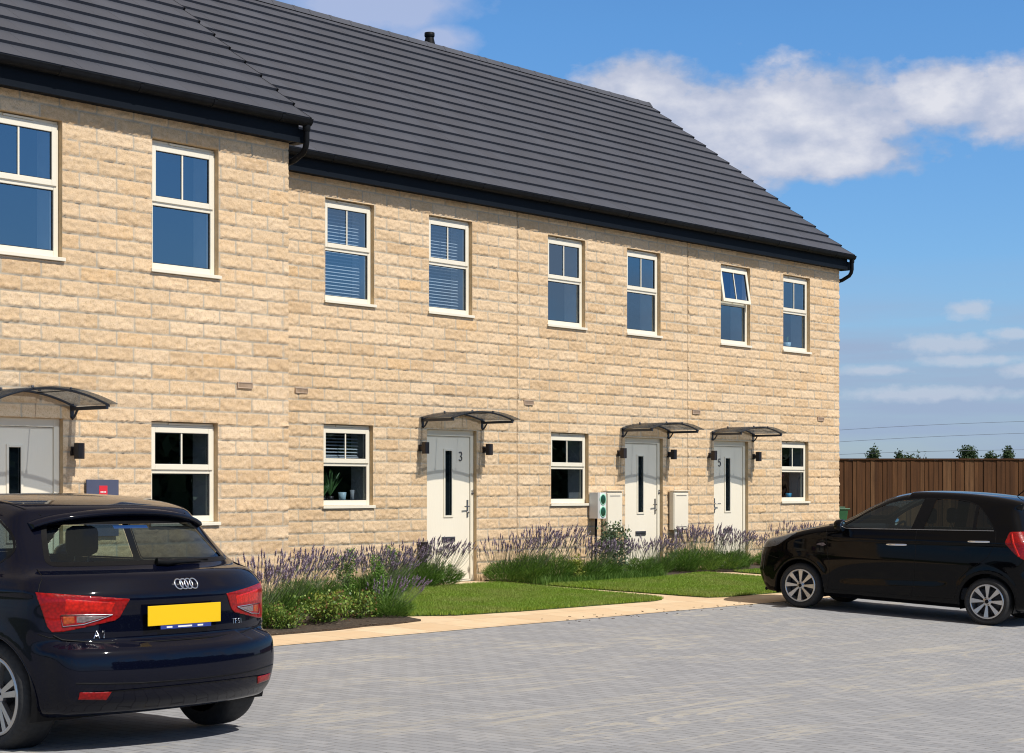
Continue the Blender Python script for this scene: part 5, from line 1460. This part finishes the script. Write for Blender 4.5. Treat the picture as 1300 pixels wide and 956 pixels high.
M['green'] = noise_mat('green_socket', (.004,.045,.020), (.006,.06,.028), 20, .35, 0); M['greenring'] = noise_mat('green_ring', (.30,.62,.45), (.34,.66,.48), 8, .4, 0)
L = []
k = MB(); a, b, c, e = 6.10, 6.285, -.05+E0, -.44+E0
k.prism([(a,-.03),(a,-.19),(a+.02,-.215),(b-.02,-.215),(b,-.19),(b,-.03)], e, c, 'z'); L.append(k.build('charger_body', M['white'], bevel=.012))
for zc in (c-.105, e+.10):
    k = MB(); k.lathe([(.060,-.004),(.074,-.006),(.078,.006)], (0,0,0), 24, 'y'); k.v = [(p[0]+(a+b)/2+.0, p[1]-.2165, p[2]*1.15+zc) for p in k.v]; ring = k.build('socket_ring', M['greenring']); L.append(ring)
    k = MB(); k.lathe([(0,-.008),(.05,-.007),(.0598,-.002)], (0,0,0), 24, 'y'); k.v = [(p[0]+(a+b)/2, p[1]-.2165, p[2]*1.15+zc) for p in k.v]; L.append(k.build('socket_cover', M['green']))
k = MB(); k.tube([(6.19,-.09,e),(6.19,-.085,e-.12),(6.19,-.07,.2)], .019, 8); L.append(k.build('supply_pipe', M['black']))
k = MB(); k.box(6.14,6.25,-.03,-.004,e+.03,c-.03); L.append(k.build('mounting_plate', M['white']))
for o in L: attach(r, o)
# sign plate on the nearer house
r = empty('wall_sign', (-4.25, YL, 1.2)); tag(r, 'navy sign board with a small red square on the nearer house', 'sign')
M['signnavy'] = noise_mat('navy_sign', (.065,.075,.13), (.075,.085,.14), 6, .5, .02); M['signred'] = noise_mat('red_sign', (.62,.02,.035), (.66,.025,.04), 6, .5, 0)
L = [MB().box(-4.44,-4.05,YL-.045,YL-.030,-.47+E0,.095+E0).build('sign_board', M['signnavy'], bevel=.002)]
k = MB(); k.box(-4.29,-4.19,YL-.0475,YL-.0455,-.075+E0,.035+E0); L.append(k.build('red_square', M['signred']))
k = MB(); k.box(-4.44,-4.05,YL-.0475,YL-.0455,-.30+E0,-.235+E0); L.append(k.build('red_band', M['signred']))
k = MB()
for i in range(4): k.box(-4.275+i*.018,-4.262+i*.018,YL-.049,YL-.0477,-.035+E0,-.022+E0)
L.append(k.build('sign_print', M['plateW']))
k = MB(); 
for x_ in (-4.38,-4.11): k.box(x_-.01,x_+.01,YL-.030,YL-.002,-.4+E0,.05+E0)
L.append(k.build('sign_batten', M['satin']))
for o in L: attach(r, o)
# dark timber post by door 3
k = MB(); k.box(-.05,.05,-.05,.05,0,.60); k.box(-.056,.056,-.056,.056,.60,.62)
o = k.build('garden_post', M['lamp'], bevel=.008); o.location = (2.17,-.30,.18); tag(o, 'short dark square post in the lavender left of door three', 'post')

# things on the window ledges
def pot(x, y, z, r_, h, mat, label, plant=None, cat='plant pot', grp=None):
    r = empty('potted_plant' if plant else 'vase', (x,y,z)); tag(r, label, cat, grp)
    k = MB(); k.lathe([(0,0),(r_*.72,0),(r_,h),(r_*.92,h),(r_*.9,h-.012),(0,h-.014)], (0,0,0), 20); k.build('pot', mat, r)
    if plant:
        k = MB(); rr = random.Random(int(x*100))
        for i in range(plant[1]):
            w = rr.uniform(0,6.28); l = rr.uniform(.4,1)*plant[2]; t_ = rr.uniform(.15,.9)
            p0 = Vector((0,0,h)); p1 = Vector((math.cos(w)*l*t_, math.sin(w)*l*t_*.5, h+l)); d_ = Vector((-math.sin(w),math.cos(w),.3))*.016
            mid = (p0+p1)/2+Vector((0,0,.02)); k.add([p0,mid-d_,p1,mid+d_], [(0,1,2,3)])
        k.build('leaves', plant[0], r, fix=False)
    return r
M['houseleaf'] = noise_mat('house_leaf', (.05,.13,.03), (.09,.2,.05), 20, .5, 0)
M['paleblue'] = noise_mat('pale_blue_pot', (.45,.60,.66), (.5,.65,.7), 6, .4, 0); M['brightblue'] = noise_mat('bright_blue', (.02,.35,.60), (.03,.4,.65), 6, .4, 0); M['pink'] = noise_mat('pink_petal', (.45,.03,.10), (.55,.05,.14), 20, .6, 0)
zs_ = GS+.085
pot(1.18,.20,zs_,.055,.13,M['paleblue'],'pale blue pot on the ledge of the downstairs window left of door three')
pot(.84,.21,zs_,.05,.06,M['lamp'],'leafy green plant on the ledge of the downstairs window left of door three',(M['houseleaf'],60,.20),'house plant')
pot(1.02,.26,zs_,.05,.08,M['lamp'],'tall green plant behind the pale blue pot in the window',(M['houseleaf'],70,.36),'house plant')
pot(1.36,.20,zs_,.03,.16,M['plaster'],'small white bottle at the right end of the window ledge','' and None,'bottle')
pot(12.08,.21,zs_,.055,.10,M['brightblue'],'bright blue bowl on the ledge of the end house ground window')
pot(11.66,.20,zs_,.04,.12,M['paleblue'],'pale vase with pink flowers in the end house ground window',(M['pink'],22,.34),'vase')
pot(12.05,.22,US+.085,.07,.12,M['paleblue'],'pale turquoise toy on the upstairs ledge of the end house',(M['houseleaf'],8,.12),'toy')

# power lines far beyond the fence
M['cable'] = noise_mat('cable', (.10,.12,.16), (.12,.14,.18), 2, .6, 0)
def cable(x0, y0, x1, y1, D_, lab):
    pts = []
    for i in range(25):
        t = -.6+2.2*i/24; x = x0+(x1-x0)*t; y = y0+(y1-y0)*t+ (t-.5)**2*4-1
        X_ = (x-650)/2300*D_; pts.append((CU+D_*FWD[0]+X_*RGT[0], CY+D_*FWD[1]+X_*RGT[1], EYE+(621-y)/2300*D_))
    tag(MB().tube(pts, .016, 5).build('power_line', M['cable']), lab, 'power line', 'power lines crossing the far sky')
cable(1065,546,1300,535,150,'highest thin power line crossing the sky above the fence')
cable(1065,561,1300,550,150,'middle thin power line crossing the sky above the fence')
cable(1065,577,1300,571,150,'lowest thin power line just above the fence and treetops')
# ------------------------------------------------------------------ planting
M['lavleaf'] = leaf_mat('lavender_leaf', [(0,(.052,.125,.014)),(.5,(.095,.20,.028)),(1,(.19,.31,.06))], .6, .3)
M['lavstem'] = leaf_mat('lavender_stem', [(0,(.09,.13,.06)),(1,(.17,.20,.11))], .7, .1)
M['lavbloom'] = leaf_mat('lavender_bloom', [(0,(.15,.11,.17)),(.5,(.29,.23,.31)),(1,(.48,.41,.48))], .7, .1)
M['salvleaf'] = leaf_mat('leafy_green', [(0,(.08,.18,.025)),(.5,(.15,.29,.05)),(1,(.28,.42,.11))], .5, .3)
M['yelleaf'] = leaf_mat('yellow_green_leaf', [(0,(.11,.16,.02)),(.5,(.24,.29,.04)),(1,(.38,.38,.08))], .5, .3)
M['roseleaf'] = leaf_mat('rose_leaf', [(0,(.06,.12,.02)),(.4,(.13,.22,.035)),(.82,(.30,.40,.08)),(.92,(.18,.10,.04)),(1,(.20,.09,.04))], .45, .25)
M['shrubleaf'] = leaf_mat('grey_green_leaf', [(0,(.055,.095,.055)),(.5,(.10,.16,.09)),(.85,(.20,.26,.14)),(1,(.42,.42,.20))], .4, .2)
M['petal'] = leaf_mat('white_petal', [(0,(.75,.72,.62)),(1,(.8,.78,.7))], .6, .3)
M['treeleaf'] = leaf_mat('far_tree_leaf', [(0,(.030,.055,.022)),(.5,(.05,.085,.032)),(1,(.08,.12,.05))], .7, .2)
M['bark'] = noise_mat('bark', (.06,.045,.03), (.11,.085,.06), 20, .9, .5)

def leaves_mesh(name, quads, mat, parent, rnd=None):
    """quads: (n,4,3)"""
    Q = np.array(quads); n = len(Q); me = bpy.data.meshes.new(name)
    me.vertices.add(n*4); me.vertices.foreach_set('co', Q.astype(np.float32).ravel())
    me.loops.add(n*4); me.loops.foreach_set('vertex_index', np.arange(n*4, dtype=np.int32))
    me.polygons.add(n); me.polygons.foreach_set('loop_start', np.arange(0, n*4, 4, dtype=np.int32)); me.update(calc_edges=True)
    at = me.attributes.new('brnd', 'FLOAT', 'POINT'); at.data.foreach_set('value', np.repeat(rnd if rnd is not None else np.random.RandomState(n).rand(n), 4).astype(np.float32))
    me.materials.append(mat); o = bpy.data.objects.new(name, me); COL.objects.link(o); o.parent = parent; return o
def blade_quads(P, D, W, L, r):
    """narrow leaves: origin P, direction D (unit), half-width W, length L -> diamond quads"""
    n = len(P); S = np.cross(D, r.normal(size=(n,3))); S /= np.linalg.norm(S, axis=1)[:,None]+1e-9
    return np.stack([P, P+D*(L*.45)[:,None]+S*W[:,None], P+D*L[:,None], P+D*(L*.45)[:,None]-S*W[:,None]], 1)
def unit(v): return v/(np.linalg.norm(v, axis=1)[:,None]+1e-9)

def lavender(seed, name='lavender_bush', rad_=.34, hf=.36, hs=.72, ns=88, nl=3400, lean=(.10,-.02), spike=1.6):
    r = np.random.RandomState(seed); root = empty(name)
    # mound of narrow leaves on short upright shoots
    a = r.uniform(0, 2*np.pi, nl); q = np.sqrt(r.uniform(0,1,nl))*rad_; h = hf*(1-(q/rad_)**2*.55)*(.75+.35*fbm(np.cos(a)*q*9+5, np.sin(a)*q*9+5, seed))
    t = r.uniform(.02,1,nl)**.7
    P = np.stack([np.cos(a)*q*(.55+.45*t), np.sin(a)*q*(.55+.45*t), h*t], 1)
    D = unit(np.stack([np.cos(a)*(.25+q/rad_*.9), np.sin(a)*(.25+q/rad_*.9), np.full(nl,1.0)], 1)+r.normal(size=(nl,3))*.38)
    leaves_mesh('foliage', blade_quads(P, D, r.uniform(.0022,.0042,nl), r.uniform(.05,.11,nl), r), M['lavleaf'], root, r.rand(nl))
    # flower stems radiating up, each with whorls of bloom at the tip
    St = MB(); qb = []; rb = []; stq = []
    for i in range(ns):
        w = r.uniform(0, 2*np.pi); q = math.sqrt(r.uniform(0,1))
        p0 = np.array([math.cos(w)*q*rad_*.6, math.sin(w)*q*rad_*.6, hf*.45]); H = hs*r.uniform(.68,1.0)*(1-.12*q)
        tip = np.array([math.cos(w)*q*rad_*1.25+lean[0]+r.normal()*.03, math.sin(w)*q*rad_*1.25+lean[1]+r.normal()*.03, H])
        mid = (p0+tip)/2+np.array([math.cos(w),math.sin(w),0])*.02
        for A, B in ((p0,mid),(mid,tip)):
            s_ = np.cross(B-A, r.normal(size=3)); s_ = s_/np.linalg.norm(s_)*.0014
            stq.append([A-s_,A+s_,B+s_,B-s_])
            s2 = np.cross(B-A, s_); s2 = s2/np.linalg.norm(s2)*.0014; stq.append([A-s2,A+s2,B+s2,B-s2])
        d_ = (tip-mid)/np.linalg.norm(tip-mid); L_ = r.uniform(.035,.07)*spike; nb = 16
        for j in range(nb):
            u = j/(nb-1); c = tip+d_*(u-.15)*L_; wd = (.0075*math.sin(math.pi*min(1,.22+.78*u))+.0022)*spike
            dd = r.normal(size=3); dd -= d_*dd@d_; dd /= np.linalg.norm(dd); s_ = np.cross(d_, dd)
            c2 = c+dd*wd*.9; qb.append([c-s_*wd*.6, c2-s_*wd*.3+d_*.004, c2+s_*wd*.3+d_*.010, c+s_*wd*.6+d_*.002]); rb.append(r.rand())
        c = tip+d_*L_*.3
        for s_ in (np.cross(d_, [1,0,0]), np.cross(d_, [0,1,0])):
            s_ = s_/np.linalg.norm(s_)*.0050*spike; qb.append([c-d_*L_*.45, c+s_, c+d_*L_*.55, c-s_]); rb.append(r.rand())
    leaves_mesh('flower_stems', stq, M['lavstem'], root); leaves_mesh('flower_spikes', qb, M['lavbloom'], root, np.array(rb))
    return root
def leafy(seed, name, mat, rad_, h, n, lw, ll, up=.6, clump=7, stems=True, petals=0, petmat='petal'):
    r = np.random.RandomState(seed); root = empty(name)
    qs = []; sq = []; pq = []
    for i in range(clump):
        w = r.uniform(0,2*np.pi); q = math.sqrt(r.uniform(0,1))*rad_*.75; top = np.array([math.cos(w)*q, math.sin(w)*q, h*r.uniform(.62,1)]); base = np.array([top[0]*.35, top[1]*.35, 0])
        m = n//clump; t = r.uniform(.12,1,m); sp = rad_*.34*(1.05-t*.6)
        P = base+(top-base)*t[:,None]+r.normal(size=(m,3))*np.stack([sp,sp,sp*.4],1)*.8; P[:,2] = np.abs(P[:,2])+.01
        D = unit(unit(r.normal(size=(m,3)))+np.array([0,0,up])); qs.append(blade_quads(P, D, r.uniform(.7,1.3,m)*lw, r.uniform(.7,1.3,m)*ll, r))
        for k_ in range(4):
            tt = base+(top-base)+r.normal(size=3)*.04; s_ = np.array([.003,0,0]); s2 = np.array([0,.003,0]); sq += [[base-s_,base+s_,tt+s_*.4,tt-s_*.4],[base-s2,base+s2,tt+s2*.4,tt-s2*.4]]
        for k_ in range(petals):
            c = top*np.array([1,1,r.uniform(.6,1.05)])+r.normal(size=3)*np.array([.08,.08,.02])
            for j in range(5):
                d_ = unit(r.normal(size=(1,3)))[0]; s_ = np.cross(d_, r.normal(size=3)); s_ = s_/np.linalg.norm(s_)*.012; pq.append([c,c+d_*.014+s_,c+d_*.024,c+d_*.014-s_])
    leaves_mesh('foliage', np.concatenate(qs), mat, root); leaves_mesh('stems', sq, M['lavstem'], root)
    if pq: leaves_mesh('flowers', pq, M[petmat], root)
    return root
def put(o, u, y, rz, s, label, cat, grp=None, sz=None):
    o.location = (u, y, gzf(u, y)+.008); o.rotation_euler = (0,0,rz); o.scale = (s, s, sz or s); tag(o, label, cat, grp); return o
protos = [lavender(101), lavender(202, lean=(.05,-.06), ns=96, rad_=.36), lavender(303, ns=74, hs=.70, rad_=.30, lean=(.13,.0))]
LG = 'lavender bushes in the front beds'
LAV = [  # u, y, height, scale, label
 (-3.02,-2.75,.66,1.0,'lavender nearest the dark hatchback, at the left end of the bed'),
 (-2.47,-2.50,.76,1.05,'tall lavender right beside the dark hatchback tail light'),
 (-1.75,-2.10,.74,1.0,'lavender against the corner where the nearer house steps forward'),
 (-1.10,-1.80,.68,.95,'slender lavender in the middle of the left bed behind the low rose'),
 (-.15,-1.60,.66,1.05,'purple lavender below the ground window left of door three'),
 (-1.18,-2.98,.46,.92,'low lavender at the front right corner of the left bed'),
 (.35,-1.30,.52,1.0,'low spreading lavender at the edge of the lawn'),
 (1.05,-.75,.62,1.0,'lavender between the leafy plant and the dark post'),
 (2.05,-.36,.68,1.05,'lavender round the dark post left of door three'),
 (2.50,-.30,.62,1.0,'lavender leaning across the foot of door three'),
 (3.75,-.42,.66,.95,'leftmost lavender of the middle bed, right of door three'),
 (4.00,-.58,.78,1.05,'tall lavender second from the left in the middle bed'),
 (4.40,-.66,.82,1.1,'tallest lavender of the middle bed beside the yellow-green shrub'),
 (5.15,-.70,.62,1.0,'lavender right of the yellow-green shrub, below the window'),
 (5.62,-.66,.60,1.0,'lavender in front of the car charger pipe'),
 (6.45,-.72,.60,1.0,'lavender right of the grey-green shrub, before door four'),
 (7.50,-.30,.56,.75,'lavender between door four and the right-hand meter cabinet'),
 (7.98,-.42,.74,1.05,'large lavender below the right-hand meter cabinet'),
 (8.42,-.46,.76,1.05,'large lavender just left of door five'),
 (8.98,-.52,.68,1.05,'lavender covering the left foot of door five'),
 (9.50,-.42,.62,.95,'lavender covering the right foot of door five'),
 (10.75,-.24,.55,.8,'lavender under the end house wall light'),
 (11.25,-.24,.74,.9,'lavender by the end house window, left of the black hatchback nose'),
 (11.95,-.20,.74,.85,'last lavender of the row, tips above the black hatchback bonnet'),
]
for i, (u, y, h, s, lb) in enumerate(LAV):
    o = protos[i] if i < 3 else copy_tree(protos[i % 3])
    put(o, u, y, rng.uniform(-.5,.5), s, lb, 'lavender', LG, sz=h/.72)
lf = leafy(11, 'leafy_perennial', M['salvleaf'], .20, .70, 900, .008, .045, .5, 6)
put(lf, -.66, -1.72, 0, 1, 'upright leafy green plant in the middle of the left bed', 'plant', 'leafy green plants')
o = copy_tree(lf); put(o, -.30, -1.95, 1.3, .9, 'light green leafy plant right of the upright one in the left bed', 'plant', 'leafy green plants')
o = copy_tree(lf); put(o, 1.32, -.64, 2.1, .9, 'bushy leafy green plant left of the dark post', 'plant', 'leafy green plants')
rs = leafy(12, 'low_rose', M['roseleaf'], .34, .30, 1500, .011, .034, .5, 9, petals=0)
qq = []
for dx, dy in ((.16,-.10),):
    for j in range(7):
        d_ = np.array([math.cos(j*.9), math.sin(j*.9), .5]); s_ = np.cross(d_, [0,0,1])*.012; c_ = np.array([dx,dy,.27]); qq.append([c_, c_+d_*.014+s_, c_+d_*.026, c_+d_*.014-s_])
put(rs, -2.15, -2.95, 0, 1, 'low rose with red-tinged leaves and one white bloom at the front of the left bed', 'shrub', 'low shrubs at the bed edge')
o = copy_tree(rs); put(o, -1.60, -2.88, 1.9, .95, 'low leafy rose left of the small front lavender', 'shrub', 'low shrubs at the bed edge')
o = copy_tree(rs); put(o, -2.80, -3.08, 3.4, .85, 'low rose closest to the dark hatchback bumper', 'shrub', 'low shrubs at the bed edge')
leaves_mesh('flower', qq, M['petal'], rs)
yl = leafy(13, 'low_shrub', M['yelleaf'], .26, .34, 900, .010, .030, .5, 7)
put(yl, -1.75, -2.65, .4, .9, 'bright yellow-green shrub in the left bed', 'shrub', 'yellow-green shrubs')
o = copy_tree(yl); put(o, 4.80, -.72, 1.1, 1.15, 'bright yellow-green shrub in the middle bed', 'shrub', 'yellow-green shrubs')
sh = leafy(14, 'evergreen_shrub', M['shrubleaf'], .30, .80, 1500, .016, .042, .35, 8)
put(sh, 5.95, -.62, .4, 1.05, 'grey-green shrub with rounded leaves in front of the left meter cabinet', 'shrub')
# low green fringe where the lawn meets the middle bed
tag(blades('ground_cover', [(3.9,-.98),(4.4,-1.02),(6.4,-1.06),(6.9,-.9),(6.9,-.6),(3.9,-.45)], 4600, .13, M['lavleaf'], 77), 'low green growth spilling from the middle bed onto the lawn', 'ground cover', kind='stuff')
tag(blades('ground_cover', [(-.85,-2.4),(.1,-1.5),(.7,-.8),(1.2,-.42),(2.4,-.42),(2.4,-.15),(.9,-.25),(0,-1.0),(-1.2,-2.0)], 3600, .12, M['lavleaf'], 78), 'low green growth along the edge of the left bed', 'ground cover', kind='stuff')
# bark chips and clods on the soil at the bed's front edge
r_ = np.random.RandomState(3); k = MB()
for i in range(900):
    x, y = r_.uniform(-4.2,-.8), r_.uniform(-3.5,-2.6)
    if not bool(inpoly(np.array(x), np.array(y), BED1)): continue
    s = r_.uniform(.006,.022); z = gzf(x,y)+.012; w = r_.uniform(0,3)
    Mx = Matrix.Translation((x,y,z+s*.2)) @ Matrix.Rotation(w,4,'Z') @ Matrix.Rotation(r_.uniform(-.5,.5),4,'X'); k.box(-s*1.4,s*1.4,-s*.7,s*.7,-s*.3,s*.3,0,Mx)
tag(k.build('bark_chips', M['bark']), 'dark bark chips scattered along the front edge of the left bed', 'bark mulch', kind='stuff')
k = MB()
for i in range(70):
    x, y = r_.uniform(-.2,7), r_.uniform(-4.5,-4.0); s = r_.uniform(.004,.012); Mx = Matrix.Translation((x,y,gzf(x,y)+.006)) @ Matrix.Rotation(r_.uniform(0,3),4,'Z'); k.box(-s*1.5,s*1.5,-s*.6,s*.6,-.002,.003,0,Mx)
tag(k.build('leaf_litter', M['bark']), 'small dry crumbs of leaf and soil along the paving edge', 'litter', kind='stuff')

# ---- far trees over the fence
def far_tree(seed, h, w, name='broadleaf_tree', n=3200):
    r = np.random.RandomState(seed); root = empty(name)
    k = MB(); k.tube([(0,0,0),(.05,0,h*.3),(.0,.05,h*.7),(0,0,h*.92)], [.16,.12,.06,.02], 8)
    for i in range(6):
        a = r.uniform(0,6.28); z = h*r.uniform(.35,.75); k.tube([(0,0,z),(math.cos(a)*w*.3,math.sin(a)*w*.3,z+h*.12)], [.05,.015], 6)
    k.build('trunk', M['bark'], root)
    nc = 16; C_ = np.stack([r.normal(size=nc)*w*.24, r.normal(size=nc)*w*.24, h*r.uniform(.42,.93,nc)], 1); C_[:,0:2] *= (1.25-(C_[:,2:3]/h))
    m = n//nc; P = (C_[:,None,:]+r.normal(size=(nc,m,3))*np.array([w*.13,w*.13,h*.055])).reshape(-1,3)
    D = unit(r.normal(size=P.shape)); q = blade_quads(P, D, r.uniform(.06,.12,len(P)), r.uniform(.16,.32,len(P)), r)
    leaves_mesh('crown', q, M['treeleaf'], root); return root
TG = 'trees far beyond the fence'
def at_far(x, D_): X_ = (x-650)/2300*D_; return (CU+D_*FWD[0]+X_*RGT[0], CY+D_*FWD[1]+X_*RGT[1], .1)
for sd, x, top, w, lb in ((1,1109,569,2.0,'round far tree just right of the end house, leftmost above the fence'),(2,1141,577,1.2,'smaller far tree showing left of the double crown'),(3,1156,572,2.1,'wide far tree crown above the fence, third from the left'),
      (4,1227,566,2.3,'tallest far tree crown above the middle of the fence'),(5,1258,577,1.6,'low far tree crown between two taller ones'),(6,1278,569,1.4,'narrow far tree crown, rightmost above the fence')):
    h = 1.4+(621-top)/2300*200; o = far_tree(sd, h, w*1.1); o.location = at_far(x, 200); o.rotation_euler.z = sd; tag(o, lb, 'tree', TG)
# slender sapling just behind the fence
r_ = np.random.RandomState(8); root = empty('sapling', at_far(1166, 52)); tag(root, 'thin young shoot with drooping leaves rising behind the fence', 'sapling')
hz = 1.4+(621-573)/2300*52; k = MB(); k.tube([(0,0,0),(.02,.02,hz*.5),(.06,-.03,hz*.8),(.0,.02,hz)], [.02,.014,.008,.003], 6); k.tube([(.05,0,hz*.82),(.16,-.14,hz*.98)], [.006,.003], 5)
k.build('stem', M['bark'], root); n = 46; t = r_.uniform(.72,1,n)
P = np.stack([r_.normal(size=n)*.09, r_.normal(size=n)*.09, t*hz], 1); leaves_mesh('leaves', blade_quads(P, unit(r_.normal(size=(n,3))-np.array([0,0,.5])), np.full(n,.022), np.full(n,.11), r_), M['treeleaf'], root)
# line of trees and hedge on the far side of the street (what the windows mirror)
r = np.random.RandomState(9); n = 26000; t = r.uniform(0,1,n); u = -10+130*t
hh = (7.2-3.2*t)*(.72+.5*fbm(u*.22, u*0, 4)); z = hh*r.uniform(0,1,n)**.8; y = -46+r.normal(size=n)*1.2
P = np.stack([u, y, z], 1); tl = leaves_mesh('tree_line', blade_quads(P, unit(r.normal(size=(n,3))), r.uniform(.25,.45,n), r.uniform(.6,1.1,n), r), M['treeleaf'], None)
tag(tl, 'dark belt of trees across the street, mirrored in the ground-floor panes', 'trees', kind='stuff')
